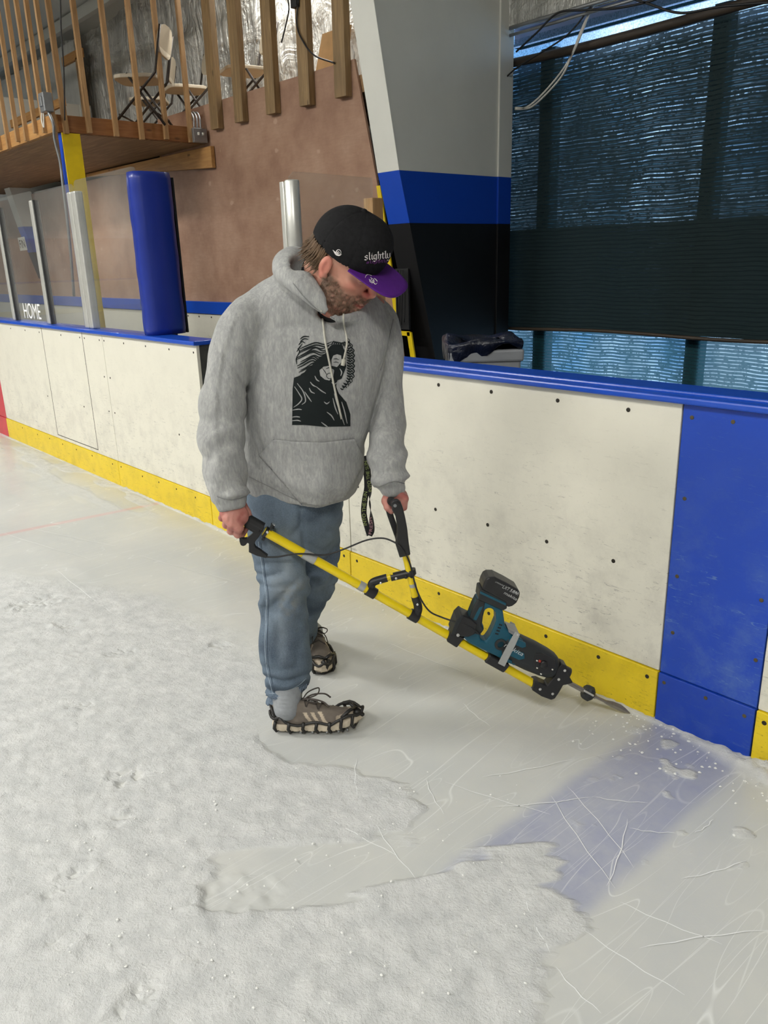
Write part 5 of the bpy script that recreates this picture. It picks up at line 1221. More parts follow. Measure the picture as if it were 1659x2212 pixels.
# ---- hands
def fingers(P, chains, d, kk=.006):
    for ch in chains:
        c = None
        for (a, ra), (b, rb) in zip(ch[:-1], ch[1:]):
            s = cone(P, a, b, ra, rb); c = s if c is None else smin(c, s, .003)
        d = c if d is None else smin(d, c, kk)
    return d
Hs = {}
def handR(P):                                              # fist round the pistol grip, back of the hand to the lens
    w = A(503, 1078, 2.315); mc = [A(484, 1108, 2.285), A(492, 1120, 2.275), A(502, 1131, 2.272), A(515, 1140, 2.275)]
    d = cone(P, A(503, 1060, 2.315), w, .030, .029)
    for m_, r in zip(mc, (.0135, .0145, .0155, .0155)): d = smin(d, cone(P, w+(m_-w)*.15, m_, .018, r), .016)
    d = smin(d, ell(P, (w+mc[1]+mc[3])/3+np.array([.006, .012, -.004]), (.040, .022, .040)), .015)
    pip = [A(479, 1119, 2.305), A(488, 1134, 2.297), A(499, 1147, 2.295), A(513, 1154, 2.295)]
    dip = [A(487, 1124, 2.335), A(497, 1138, 2.335), A(508, 1149, 2.332), A(523, 1153, 2.33)]
    tip = [A(497, 1116, 2.345), A(508, 1128, 2.347), A(519, 1138, 2.345), A(531, 1143, 2.342)]
    rr = (.0095, .0105, .0112, .0112)
    ch = [[(mc[i], rr[i]*1.22), (pip[i], rr[i]*1.10), (dip[i], rr[i]*.95), (tip[i], rr[i]*.82)] for i in range(4)]
    one = [fingers(P, [c_], None) for c_ in ch]; f = one[0]
    for o_ in one[1:]: f = smin(f, o_, .0022)
    d = smin(d, f, .007)
    th = [(A(522, 1090, 2.325), .016), (A(533, 1108, 2.335), .014), (A(540, 1122, 2.348), .0115), (A(546, 1132, 2.352), .0095)]
    d = smin(d, fingers(P, [th], None), .010)
    for i in range(3):                                     # tendons and knuckle dimples
        d = d-.0022*np.exp(-(linedist(P, [w+(mc[i+1]-w)*.3+np.array([0, -.018, 0]), mc[i+1]+np.array([0, -.016, 0])])/.005)**2)
    return d+.0006*fbm(P, 130, 2, 5)
def handL(P):                                              # closed over the crossbar of the D grip
    w = A(851, 1046, 2.395); c0 = A(858, 1066, 2.40)
    d = cone(P, A(850, 1030, 2.40), w, .029, .028); d = smin(d, ell(P, A(859, 1070, 2.415), (.030, .046, .024)), .018)
    # four fingers go over the far right side of the bar and curl under, stacked away from the lens
    f = None
    for i, dd in enumerate((2.375, 2.398, 2.421, 2.443)):
        r = (.0112, .0115, .011, .0098)[i]; x = i*-1.0; y = -i*2.0
        ch = [(A(862+x, 1067+y, dd), r*1.25), (A(874+x, 1077+y, dd), r*1.12), (A(872+x, 1096+y, dd+.003), r), (A(860+x, 1101+y, dd+.006), r*.9)]
        o_ = fingers(P, [ch], None); f = o_ if f is None else smin(f, o_, .0022)
    d = smin(d, f, .007)
    th = [(A(840, 1068, 2.39), .0165), (A(834, 1082, 2.372), .0150), (A(838, 1096, 2.362), .0125), (A(846, 1104, 2.360), .0098)]
    d = smin(d, fingers(P, [th], None), .010)
    return d+.0006*fbm(P, 130, 2, 5)
def handcol(V):
    n = fbm(V, 30, 3, 6); c = np.array(srgb(192, 134, 122))+(np.array(srgb(170, 104, 96))-np.array(srgb(192, 134, 122)))*sstep(-.4, .6, n)[:, None]
    return np.concatenate([c, np.ones((len(V), 1))], 1)
def inner(P):                                              # the rest of the body, under the clothes
    t = limb(P, [(c, w_*.72, dd*.66) for c, w_, dd in torso_n[3:]], RX, 4); d = smin(t, cone(P, neck_a, A(690, 720, 2.48), .055, .07), .04)
    for L_, hp in ((lineR, A(503, 1088, 2.313)), (lineL, A(851, 1050, 2.397))):
        q_ = [L_[1], L_[3], L_[5], L_[7], hp]; rr = (.055, .050, .042, .034, .028)
        for i_ in range(4): d = smin(d, cone(P, q_[i_], q_[i_+1], rr[i_], rr[i_+1]), .02)
    for a_, b_, e_, c_ in ((A(600, 1090, 2.49), A(608, 1270, 2.44), A(620, 1452, 2.42), fr1((.046, 0, .06))), (A(684, 1090, 2.57), A(670, 1262, 2.69), A(645, 1358, 2.88), fr2((.05, 0, .06)))):
        d = smin(d, cone(P, a_, b_, .070, .050), .03); d = smin(d, cone(P, b_, e_, .050, .034), .02); d = smin(d, cone(P, e_, c_, .034, .026), .01)
    return smin(d, cone(P, A(600, 1080, 2.49), A(684, 1080, 2.57), .08, .08), .05)
iv, if_ = surf(inner, A(430, 1560, 2.4)-np.array([.1, .25, .05]), A(890, 560, 2.6)+np.array([.05, .5, .05]), .011, soft=1)
rv, rf_ = surf(handR, A(503, 1120, 2.31)-np.array([.085, .075, .085]), A(503, 1120, 2.31)+np.array([.095, .07, .10]), .0027)
lv, lf_ = surf(handL, A(856, 1080, 2.41)-np.array([.07, .085, .07]), A(856, 1080, 2.41)+np.array([.07, .085, .10]), .0027)
n1_, n2_, n3_ = len(fV), len(fV)+len(rv), len(fV)+len(rv)+len(lv)
me = np_mesh('body', toW(np.concatenate([fV, rv, lv, iv])), np.concatenate([fF, rf_+n1_, lf_+n2_, if_+n3_]))
set_attr(me, 'col', np.concatenate([facecol(fV), handcol(rv), handcol(lv), handcol(iv)]))
headobj = hl = link('body', me, M['skin'], man, True)
M['nail'] = plain('fingernail', srgb(206, 160, 148), .35)
q = B(); c = toW(A(846, 1103, 2.352)); 
v = [c+RH*.0045*math.cos(t)+np.array([0, 0, .0065])*math.sin(t) for t in np.linspace(0, 2*PI, 12, False)]; q.prism(v, -FH*.0015); q.make('fingernail', M['nail'], hl)
# ---- hair: shaggy locks under the back of the cap
M['hair'] = plain('brown_hair', srgb(96, 74, 52), .6, 0, .35, 60)
q = B(); hr_ = random.Random(3)
for i in range(520):
    th = hr_.uniform(-2.3, 2.3); y = math.sin(th)*.077; x = -.028-math.cos(th)*.070 if abs(th) < 1.6 else -.02+hr_.uniform(-.02, .0)
    z = hr_.uniform(.00, .035); a = np.array([x, y, z]); L = hr_.uniform(.026, .048)*(1 if abs(th) < 1.7 else .55); out = np.array([-math.cos(th)*.12, math.sin(th)*.15, 0])
    cur = hr_.uniform(-.4, .4); P4 = [a, a+L*.35*(out+np.array([0, cur*.2, -.8])), a+L*.7*(out*.9+np.array([-.05, cur*.4, -1])), a+L*(out*1.2+np.array([-.14+cur*.3, cur*.6, -1.1]))]
    q.tube([toW(H(*p)) for p in P4], [.0022, .0026, .0018, .0004], 4, caps=False)
hairo = q.make('hair', M['hair'], man, True)
def undr(P):
    qq = toH(P); return smax(ell(qq, (-.02, 0, .01), (.083, .079, .075)), -(qq[:, 0]+.022)*-1, .01)*HS
body('hair_base', undr, HC-np.array([.16, .16, .16]), HC+np.array([.16, .16, .16]), .006, M['hair'], hairo)
q = B()                                                     # beard bristles
samp = np.where((facecol(fV)[:, 0] < 2) & (beardmask(toH(fV)) > .45))[0]
cen = toW(HC)
for i in hr_.sample(list(samp), min(1900, len(samp))):
    p = toW(fV[i]); o_ = p-cen; o_ /= np.linalg.norm(o_); dn = toW(fromH((.5, 0, -1)))-cen; dn /= np.linalg.norm(dn)
    e = p+(o_*.45+dn*.75+np.array([hr_.uniform(-.3, .3) for _ in range(3)]))*hr_.uniform(.003, .006)
    q.tube([p-o_*.001, (p+e)/2+o_*.0006, e], [.0006, .0005, .0002], 3, caps=False)
br = q.make('beard', None, headobj, True)
k = N('beard_hair'); k.bs(color=k.ramp(k.noise(60, 2), [(.35, srgb(78, 58, 42)), (.65, srgb(150, 128, 106))]), rough=.6); br.data.materials.append(k.m)
# ---- lanyard hanging from the hoodie pocket side
M['lany'] = plain('black_lanyard', (.014, .014, .016), .6)
ly = None
def ribbon(name, pts, d, w0, mat, parent, thick=.0012, n=8):
    P = spline([tuple(p) for p in pts], n); C = [at(x, y, d) for x, y, *r in P]; T = [p[2] if len(p) > 2 else 0 for p in P]
    a = []; b = []
    for i, c in enumerate(C):
        t = C[min(i+1, len(C)-1)]-C[max(i-1, 0)]; t /= np.linalg.norm(t); s = np.cross(t, FH); s /= np.linalg.norm(s); f_ = np.cross(s, t)
        w = w0/2; an = T[i]; s2 = s*math.cos(an)+f_*math.sin(an); a.append(c-s2*w); b.append(c+s2*w)
    q = B(); q.strip(a, b); return q.make(name, mat, parent, True, thick=thick), C
ly, LC = ribbon('lanyard', [(786, 985, .1), (790, 1010, .2), (793, 1050, .1), (788, 1080, -.2), (786, 1110, .1), (793, 1140, .5), (797, 1156, .8)], 2.50, .019, M['lany'], man)
o, _ = ribbon('strap', [(792, 992, .5), (796, 1030, .3), (799, 1065, 1.0), (799, 1090, 1.9), (802, 1120, .9), (803, 1145, .2), (798, 1157, .1)], 2.492, .019, M['lany'], ly)
M['limetext'] = plain('lime_lettering', srgb(150, 164, 96), .6, 0, .1, 80); M['pinktext'] = plain('pink_lettering', srgb(176, 130, 140), .6)
def text_on_ribbon(s, pts, d, h, w, mat, parent, ang=0):
    v, f = text_mesh(s); v[:, 0] = (v[:, 0]-v[:, 0].min())/np.ptp(v[:, 0]); v[:, 1] = (v[:, 1]-v[:, 1].min())/np.ptp(v[:, 1])-.5
    P = spline(pts, 10); C = np.array([at(x, y, d) for x, y in P]); L = np.r_[0, np.cumsum(np.linalg.norm(np.diff(C, axis=0), axis=1))]; L /= L[-1]; out = []
    for p in v:
        c = np.array([np.interp(p[0], L, C[:, j]) for j in range(3)]); c2 = np.array([np.interp(min(1, p[0]+.02), L, C[:, j]) for j in range(3)]); t = c2-c if p[0] < .98 else c-np.array([np.interp(p[0]-.02, L, C[:, j]) for j in range(3)])
        t /= np.linalg.norm(t); s_ = np.cross(t, FH); out.append(c+s_*p[1]*h)
    return mesh_obj('lettering', out, f, mat, parent)
text_on_ribbon('INTO THE SUN', [(789, 1135), (786, 1110), (787, 1085), (790, 1062)], 2.478, .012, 1, M['limetext'], ly)
text_on_ribbon('INTO THE SUN', [(800, 1062), (796, 1035), (793, 1012), (789, 996)], 2.474, .011, 1, M['limetext'], ly)
text_on_ribbon('FRESH', [(799, 1154), (802, 1138), (800, 1118)], 2.472, .010, 1, M['pinktext'], ly)
# ---- lettering and marks on cap: broad-nib strokes laid on the crown
M['thread'] = plain('white_thread', srgb(232, 226, 224), .7, 0, .05, 200); M['thread_p'] = plain('purple_thread', srgb(96, 36, 110), .7)
LET = {'s': ([[(.62, .80), (.45, .98), (.14, .84), (.18, .60), (.58, .42), (.60, .16), (.36, .0), (.08, .14)]], .74),
       'l': ([[(.10, 1.42), (.26, 1.55), (.26, .16), (.40, .0), (.52, .12)]], .50), 'i': ([[(.10, .86), (.26, 1.0), (.26, .16), (.40, .0), (.52, .12)], [(.18, 1.22), (.32, 1.36)]], .50),
       'g': ([[(.60, .98), (.22, .92), (.14, .72), (.14, .20), (.34, .02), (.58, .16)], [(.60, 1.0), (.60, -.22), (.38, -.46), (.06, -.30)]], .80),
       'h': ([[(.06, 1.42), (.20, 1.55), (.20, .04)], [(.20, .74), (.46, 1.0), (.62, .84), (.62, .14), (.52, -.14), (.36, -.3)]], .80),
       't': ([[(.28, 1.28), (.28, .16), (.42, .0), (.56, .12)], [(.04, .92), (.54, .96)]], .56), 'y': ([[(.12, .98), (.12, .22), (.34, .02), (.58, .16)], [(.60, 1.0), (.60, -.1), (.36, -.48), (.06, -.36)]], .78)}
def gothic(word, nib=.20):
    x0 = 0; V_ = []; F_ = []; nv = np.array([math.cos(.75), math.sin(.75)])*nib/2
    for ch in word:
        st, w = LET[ch]
        for s in st:
            P = np.array(s, float); Q = []
            for a, b in zip(P[:-1], P[1:]):
                for t in np.linspace(0, 1, 5)[:-1]: Q.append(a+(b-a)*t)
            Q.append(P[-1]); n0 = len(V_)
            for p in Q: V_.append((p[0]+x0-nv[0], p[1]+nv[1]*-1)); V_.append((p[0]+x0+nv[0], p[1]+nv[1]))
            F_ += [(n0+2*i, n0+2*i+1, n0+2*i+3, n0+2*i+2) for i in range(len(Q)-1)]
        x0 += w
    return np.array(V_), F_, x0
def project(obj, V2, F_, px, mat, parent, off=.0016, name='lettering', thick=.0008):
    pts = on_surface(obj, [px(u, v_) for u, v_ in V2], off); ok = [p is not None for p in pts]; ids = -np.ones(len(pts), int); VV = []
    for i, p in enumerate(pts):
        if ok[i]: ids[i] = len(VV); VV.append(p)
    FF = [tuple(ids[j] for j in f_) for f_ in F_ if all(ok[j] for j in f_)]
    FF = [f_ for f_ in FF if max(np.linalg.norm(VV[f_[0]]-VV[j]) for j in f_) < .02]
    o = mesh_obj(name, VV, FF, mat, parent)
    if thick: m = o.modifiers.new('t', 'SOLIDIFY'); m.thickness = thick; m.offset = 1
    return o
gv, gf, gw = gothic('slightlys')
pxf = lambda u, v_: (787+u/gw*65.5, 562.0-v_*10.2-u/gw*5.5)
project(capobj, gv, gf, pxf, M['thread'], capobj)
pf2 = lambda u, v_: (791+u/gw*56, 569.5-v_*4-u/gw*4)
project(capobj, gv, gf, pf2, M['thread_p'], capobj, .0012)
# small swirl on the side of the cap, round line mark on the brim
def strokes(lines, w):
    V_ = []; F_ = []
    for L_ in lines:
        P = spline(L_, 6); n0 = len(V_)
        for i, p in enumerate(P):
            t = P[min(i+1, len(P)-1)]-P[max(i-1, 0)]; t = t/(np.linalg.norm(t)+1e-9); s = np.array([-t[1], t[0]])*w/2*(.35+.65*math.sin(PI*min(1, (i+.5)/len(P))))
            V_ += [tuple(p-s), tuple(p+s)]
        F_ += [(n0+2*i, n0+2*i+1, n0+2*i+3, n0+2*i+2) for i in range(len(P)-1)]
    return V_, F_
cir = lambda cx, cy, rx, ry, a0=0, a1=2*PI, n=14: [(cx+rx*math.cos(t), cy+ry*math.sin(t)) for t in np.linspace(a0, a1, n)]
sv, sf = strokes([[(719, 540), (724, 545), (728, 549)], cir(731.5, 545, 5.2, 5.6), cir(731, 546, 2.0, 2.2), [(721, 543), (726, 550), (733, 552), (738, 549)]], 1.8)
project(capobj, sv, sf, lambda u, v_: (u, v_), M['thread'], capobj, name='side_mark')
sv, sf = strokes([[(789, 600), (791, 595), (796, 593), (803, 596)], cir(803, 606, 4.5, 4.0, -1.5, 3.2), [(800, 599), (803, 602), (800, 606), (797, 603)], [(803, 613), (806, 610), (811, 614), (815, 611)], [(808, 601), (812, 604), (815, 608)], [(801, 609), (806, 606), (809, 609)]], 1.5)
project(brim, sv, sf, lambda u, v_: (u, v_), M['thread'], brim, .0012, 'brim_mark', .0005)
# ---- chest print: a generic bearded face with wavy hair in black ink
M['ink'] = plain('black_ink', srgb(20, 27, 28), .7, 0, .08, 60, 0, 60, .25)
pb = patch('chest_print', [(631, 918), (632, 840), (635, 816), (645, 812), (656, 806), (662, 798), (672, 792), (680, 780), (690, 772), (700, 766), (708, 756), (713, 748), (720, 744), (738, 744), (745, 758), (746, 782), (748, 792), (743, 805), (738, 818), (728, 822), (726, 835), (732, 850), (748, 868), (757, 895), (757, 921), (700, 922), (690, 921), (660, 918)], hood, M['ink'], hood, .0012, 0, 2.5)
g2 = []
rs = random.Random(5)
hair_l = []
for i in range(22):                                        # wavy strands flowing left
    y0 = 742+i*4.6; xr = 716-i*1.3+rs.uniform(-3, 3); xl = 640+rs.uniform(0, 10)+(6 if i > 14 else 0); hair_l.append([(xr, y0-4), (xr-16, y0+2), ((xr+xl)/2, y0-3+rs.uniform(-2, 2)), (xl+12, y0+6), (xl, y0+12)])
hair_l += [[(648, 733), (656, 727), (668, 727)], [(648, 738), (657, 732), (666, 733)], [(645, 745), (652, 738), (659, 741)], [(641, 760), (646, 752), (653, 742)], [(640, 772), (647, 760), (643, 752)], [(641, 787), (640, 775), (645, 770)]]
edge_ = []
for i in range(20):
    y0 = 729+i*5.6; xo = 750+14*math.sin(min(1, i/6)*1.5)-max(0, i-14)**2*.55; edge_.append((xo+(1.6 if i % 2 else -1.6), y0))
    if i > 1: hair_l.append([(xo-13+rs.uniform(-1, 2), y0-3), (xo-8, y0+2), (xo-4, y0-1), (xo-1, y0+3)]); hair_l.append([(xo-15, y0+3), (xo-11, y0+6), (xo-8, y0+4)])
hair_l.append(edge_)
for i in range(9): hair_l.append([(716+i*4, 752-abs(i-4)*1.2), (720+i*4, 742-abs(i-4)), (727+i*3.6, 741)])
sv, sf = strokes(hair_l, 2.8); project(hood, sv, sf, lambda u, v_: (u, v_), M['ink'], hood, .0016, 'print_lines', 0)
M['fleece_gap'] = M['fleece']
# bare cloth showing through: forehead, cheek, collar lines, beard flecks
gap = [[(720, 768), (728, 765), (737, 768), (738, 782), (728, 793), (716, 790), (716, 777)], [(699, 792), (712, 790), (722, 800), (720, 812), (712, 822), (702, 820), (692, 812), (690, 800)]]
for g_ in gap: patch('print_gap', g_, hood, M['fleece'], hood, .0026, 0, 2)
lines = [[(636, 835), (646, 850), (652, 862), (645, 872), (634, 880)], [(642, 828), (655, 846), (660, 866), (652, 874)], [(658, 846), (666, 858), (673, 868)], [(632, 886), (644, 884), (652, 885)], [(631, 901), (640, 900), (648, 901)], [(631, 909), (642, 908), (650, 910)],
         [(722, 850), (727, 868), (735, 890), (744, 918)], [(719, 860), (724, 880), (730, 895)], [(738, 868), (744, 888), (750, 915)], [(706, 890), (716, 898), (722, 908)], [(694, 912), (702, 918), (708, 922)], [(670, 825), (676, 832), (684, 836)], [(680, 812), (684, 820), (690, 824)], [(684, 836), (694, 844), (704, 850)], [(700, 868), (706, 872), (712, 868)], [(668, 838), (672, 846), (680, 850)], [(716, 826), (722, 830), (728, 826)], [(734, 796), (738, 804), (736, 812)]]
sv, sf = strokes(lines, 2.6); project(hood, sv, sf, lambda u, v_: (u, v_), M['fleece'], hood, .0028, 'print_gap', 0)
sv, sf = strokes([cir(712, 812, 6.5, 6, 0, 2*PI), [(696, 795), (702, 803), (706, 810)], [(704, 797), (712, 794), (722, 798)], [(720, 776), (726, 775), (732, 777)], [(720, 783), (726, 782), (732, 784)]], 1.5); project(hood, sv, sf, lambda u, v_: (u, v_), M['ink'], hood, .0034, 'print_lines', 0)
# ------------------------------------------------------------------ the pole tool
dA, uA = 2.335, A(545, 1130, 2.335)[0]
tipw = onz(1360, 1541, .004); tl = toL(tipw); KD = (tl[1]-dA)/(tl[0]-uA)
TN = np.array([KD, -1., 0.]); TN /= np.linalg.norm(TN)       # tool plane normal (working frame), towards the lens
def T(x, y, off=0.):                                        # pixel -> tool plane pushed towards the lens by off
    a = A(x, y, 1.0)-toL(CAM); o = toL(CAM); p0 = np.array([uA, dA, 0])+TN*off
    t = ((p0-o)@TN)/(a@TN); return toW(o+a*t)
TNW = TN[0]*RH+TN[1]*FH
def slab(name, poly, o0, o1, mat, parent, bevel=.0, seg=2):
    q = B(); n = len(poly); a = [T(x, y, 0)+TNW*o0 for x, y in poly]; q.prism(a, TNW*(o1-o0)); o = q.make(name, mat, parent, bevel=bevel, seg=seg)
    if bevel: o.data.polygons.foreach_set('use_smooth', [False]*len(o.data.polygons))
    return o
def ringslab(name, outer, hole, o0, o1, mat, parent, bevel=0):
    bm = bmesh.new(); vs = []
    for lp in (outer, hole):
        v_ = [bm.verts.new([float(c) for c in T(x, y, 0)+TNW*o0]) for x, y in lp]; vs.append(v_)
        for i in range(len(v_)): bm.edges.new((v_[i], v_[(i+1) % len(v_)]))
    bmesh.ops.triangle_fill(bm, use_beauty=True, edges=bm.edges[:])
    ex = bmesh.ops.extrude_face_region(bm, geom=bm.faces[:]); dv = TNW*(o1-o0)
    for g_ in ex['geom']:
        if isinstance(g_, bmesh.types.BMVert): g_.co += Vector([float(c) for c in dv])
    bmesh.ops.recalc_face_normals(bm, faces=bm.faces)
    bmesh.ops.dissolve_limit(bm, angle_limit=.02, verts=bm.verts[:], edges=bm.edges[:])
    me = bpy.data.meshes.new(name); bm.to_mesh(me); bm.free(); o = link(name, me, mat, parent)
    if bevel: m = o.modifiers.new('b', 'BEVEL'); m.width = bevel; m.segments = 3; m.limit_method = 'ANGLE'; m.angle_limit = .6
    return o
M['ypole'] = plain('yellow_fibreglass_pole', srgb(232, 204, 22), .3, 0, .04, 5); M['plast'] = plain('black_plastic', (.014, .014, .015), .42, 0, .2, 20); M['tape'] = plain('grey_tape', srgb(166, 168, 166), .45, .2, .06, 30)
M['teal'] = plain('teal_plastic', srgb(12, 78, 98), .42, 0, .08, 20, .1, 200); M['dkbody'] = plain('charcoal_rubber', srgb(34, 38, 40), .55, 0, .1, 20); M['steel'] = plain('worn_steel', srgb(160, 154, 146), .3, .9, .12, 30); M['silver'] = plain('silver_screw', srgb(222, 222, 220), .3, .8)
b0 = T(560, 1150)
tool = thing('ice_edger', (float(tipw[0]), float(tipw[1]), 0), 'yellow pole tool with strapped-on battery hammer, chipping ice at the foot of the boards', 'ice tool')
def tube(name, pts, r, mat, parent=None, n=14, off=0, smooth=True, sp=0, flat=1.):
    P = [T(x, y, off) for x, y in pts]; P = spline(P, sp) if sp else P; q = B(); q.tube(P, r, n, flat=flat, up=TNW); return smooth_by_angle(q.make(name, mat, parent or tool, True))
lerp = lambda t: (570+(1157-570)*t, 1147+(1479-1147)*t)
pole = tube('pole', [lerp(0), lerp(1)], .0145, M['ypole'], n=24)
def collar(name, x, half, r, mat, parent=None, n=20):
    t = (x-570)/587; dt = half/587; return tube(name, [lerp(t-dt), lerp(t+dt)], r, mat, parent, n)
collar('tape_band', 668, 13, .0162, M['tape']); collar('tape_band', 781, 6, .0158, M['tape'])
# rear grip and trigger bracket
tr_ = slab('trigger_bracket', [(537, 1119), (563, 1132), (571, 1139), (566, 1148), (560, 1158), (552.5, 1167), (550, 1174), (552.5, 1180), (566, 1189), (579, 1199), (576, 1204), (556, 1199), (538, 1191), (538, 1172), (535, 1171), (531, 1176), (526, 1178), (520.7, 1176), (518, 1168), (517, 1153), (520.7, 1151), (522.8, 1158), (528, 1162), (534, 1161), (542, 1155), (548, 1149), (537, 1142), (528, 1136)], -.008, .010, M['plast'], tool, .002)
tube('grip', [(490, 1094), (568, 1139)], .0155, M['plast'], n=16)
slab('grip_cover', [(534, 1117), (566, 1134), (560, 1149), (527, 1133)], -.013, .014, M['plast'], tool, .003)
q = tube('clamp', [(571, 1147.6), (577, 1151)], .0185, M['plast'], n=18)
slab('clamp_tail', [(582, 1141), (586, 1130), (591, 1132), (586, 1147)], -.006, .008, M['plast'], tool, .001); slab('clamp_tail', [(568, 1158), (574, 1161), (571, 1167), (565, 1165)], -.006, .008, M['plast'], tool, .001)
for i in range(4): slab('clamp_tooth', [(585+i*.9, 1139-i*2.4), (592+i*.7, 1142-i*2.4), (592.5+i*.7, 1140.8-i*2.4), (585.5+i*.9, 1137.8-i*2.4)], -.005, .007, M['silver'] if i == 3 else M['plast'], tool)
def bolt(x, y, off, r=.004, parent=None): q = B(); q.lathe(T(x, y, 0)+TNW*off, TNW, [(-.006, r), (.0008, r), (.002, r*.6)], 12); return smooth_by_angle(q.make('bolt', M['silver'], parent or tool, True))
bolt(578.6, 1145.6, .019)
# braces: two jointed tubes up to the D handle
tube('joint', [(800, 1281), (803, 1262), (812, 1255), (836, 1248)], .0135, M['plast'], sp=4); tube('brace_tube', [(832, 1249), (850, 1244)], .0115, M['ypole']); tube('joint', [(844, 1247), (888, 1237)], .0135, M['plast']); collar('pole_clamp', 802, 9, .019, M['plast'])
tube('upright_tube', [(873, 1186), (898, 1296)], .0115, M['ypole'], n=18); tube('joint', [(884, 1243), (890, 1236), (888, 1230)], .0150, M['plast'])
tube('joint', [(897, 1288), (903, 1310), (901, 1324), (895, 1334)], .0145, M['plast'], sp=4); collar('pole_clamp', 894, 9, .019, M['plast']); tube('tape_band', [(890.5, 1260), (892.2, 1267)], .0125, M['tape'])
for x, y, o_ in ((822, 1256, .014), (855, 1246, .014), (901, 1302, .0145)): bolt(x, y, o_, .0038)
for x, y in ((805, 1263), (876, 1243), (905, 1315)): q = B(); q.lathe(T(x, y, 0)+TNW*.013, TNW, [(-.004, .006), (.003, .006), (.004, .003)], 8); q.make('hex_nut', M['plast'], tool)
# D handle: near and far side arms joined by a crossbar that points at the lens
dh = slab('d_handle', [(843, 1076), (848, 1071), (856, 1070), (863, 1075), (868, 1088), (873, 1108), (877, 1130), (880, 1158), (884, 1187), (861, 1193), (857, 1180), (852, 1164), (855, 1148), (855.5, 1127), (852, 1105), (845, 1092)], .030, .052, M['plast'], tool, .004, 3)
slab('handle_arm', [(831, 1086), (840, 1083), (846, 1098), (853, 1125), (862, 1150), (868, 1180), (884, 1187), (861.5, 1193), (853.5, 1166), (845, 1142), (838, 1122), (831, 1098)], -.050, -.030, M['plast'], tool, .004, 3)
slab('handle_socket', [(853, 1160), (879, 1156), (884, 1187), (861, 1193)], -.032, .032, M['plast'], tool, .005, 3)
q = B(); ca, cb = T(853, 1081, 0)+TNW*.05, T(838, 1086, 0)-TNW*.05; q.tube([ca, cb], .013, 18); q.make('crossbar', M['plast'], tool, True)
q = B(); q.lathe(T(853, 1081, 0)+TNW*.0675*0+TNW*.052, TNW, [(-.002, .0125), (.003, .0115), (.004, .006), (.0042, .003)], 20); smooth_by_angle(q.make('end_cap', M['plast'], tool, True)); q = B(); q.lathe(T(851, 1081, 0)+TNW*.055, TNW, [(0, .006), (.002, .005)], 14); smooth_by_angle(q.make('bolt', M['galv'], tool, True)); 
q = B(); q.lathe(T(871, 1176, 0)+TNW*.0325, TNW, [(0, .0045), (.0018, .0035)], 12); q.make('bolt', M['silver'], tool, True)
# cable
cp = [(576, 1201, .01), (600, 1199, .016), (633, 1193, .018), (662, 1192, .018), (700, 1196, .012), (740, 1185, .01), (790, 1165, .01), (825, 1158, .02), (848, 1161, .04), (862, 1168, .056), (872, 1182, .054), (880, 1200, .028), (888, 1225, .018), (897, 1262, .018), (910, 1293, .018), (928, 1317, .016), (952, 1328, .018), (978, 1334, .03), (1012, 1344, .036), (1034, 1362, .030)]
q = B(); q.tube(spline([T(x, y, 0)+TNW*o_ for x, y, o_ in cp], 7), .0028, 8); q.make('control_cable', M['cable'], tool, True)
# ---- hammer drill body strapped to the pole
dr = bpy.data.objects.new('power_tool', None); dr.location = [float(c) for c in T(1100, 1390)]; COL.objects.link(dr); bpy.context.view_layer.update(); adopt(dr, tool)
dr['label'] = 'teal and charcoal battery hammer strapped to the pole'
outer = [(1029, 1287), (1046, 1288), (1066, 1300), (1083, 1310), (1086, 1330), (1088, 1346), (1095, 1355), (1112, 1366), (1129, 1377), (1128, 1395), (1110, 1432), (1100, 1427), (1068, 1410), (1036, 1395), (1010, 1382), (999, 1370), (1003, 1356), (1012, 1325), (1020, 1305)]
hole = [(1045, 1311), (1053, 1307), (1061, 1309), (1068, 1318), (1069, 1335), (1061, 1355), (1055, 1367), (1046, 1379), (1036, 1375), (1034, 1366), (1044, 1352), (1039, 1343), (1041, 1326)]
ringslab('housing', outer, hole, -.026, .026, M['teal'], dr, .007)
slab('grip_rubber', [(1029, 1287), (1046, 1290), (1043, 1311), (1037.5, 1343), (1043, 1352), (1032, 1364), (1012, 1360), (1008, 1358), (1012, 1325), (1020, 1305)], -.0275, .0285, M['dkbody'], dr, .006, 3)
slab('grip_stripe', [(1033, 1304), (1040, 1302), (1034, 1316), (1026, 1332), (1019, 1330), (1026, 1316)], .027, .0292, M['teal'], dr, .0008)
slab('trigger', [(1038, 1342), (1044, 1350), (1041, 1356), (1035, 1358)], -.010, .012, M['plast'], dr, .003)
# long barrel: rounded shell along the axis
ax0, ax1 = np.array([1076., 1383.]), np.array([1199., 1441.]); dv_ = (ax1-ax0)/np.linalg.norm(ax1-ax0); nv_ = np.array([-dv_[1], dv_[0]])
def axp(s, off=0., o=0.): p = ax0+dv_*s+nv_*off; return T(p[0], p[1], 0)+TNW*o
q = B(); secs = [(8, 24, .026), (20, 31, .031), (44, 31, .033), (75, 31, .035), (105, 29, .035), (124, 26, .033), (134, 21, .029), (139, 14, .020)]; mp = np.linalg.norm(axp(0)-axp(1)); v = []; n = 24
for s, hw, hd in secs:
    for i in range(n):
        a = 2*PI*i/n; c, s_ = math.cos(a), math.sin(a); e = .62
        v.append(axp(s)+(axp(s, 1)-axp(s))*hw*abs(c)**e*(1 if c > 0 else -1)+TNW*hd*abs(s_)**e*(1 if s_ > 0 else -1))
f = [(i*n+j, i*n+(j+1) % n, (i+1)*n+(j+1) % n, (i+1)*n+j) for i in range(len(secs)-1) for j in range(n)]+[tuple(range(n)), tuple(range((len(secs)-1)*n, len(secs)*n))]
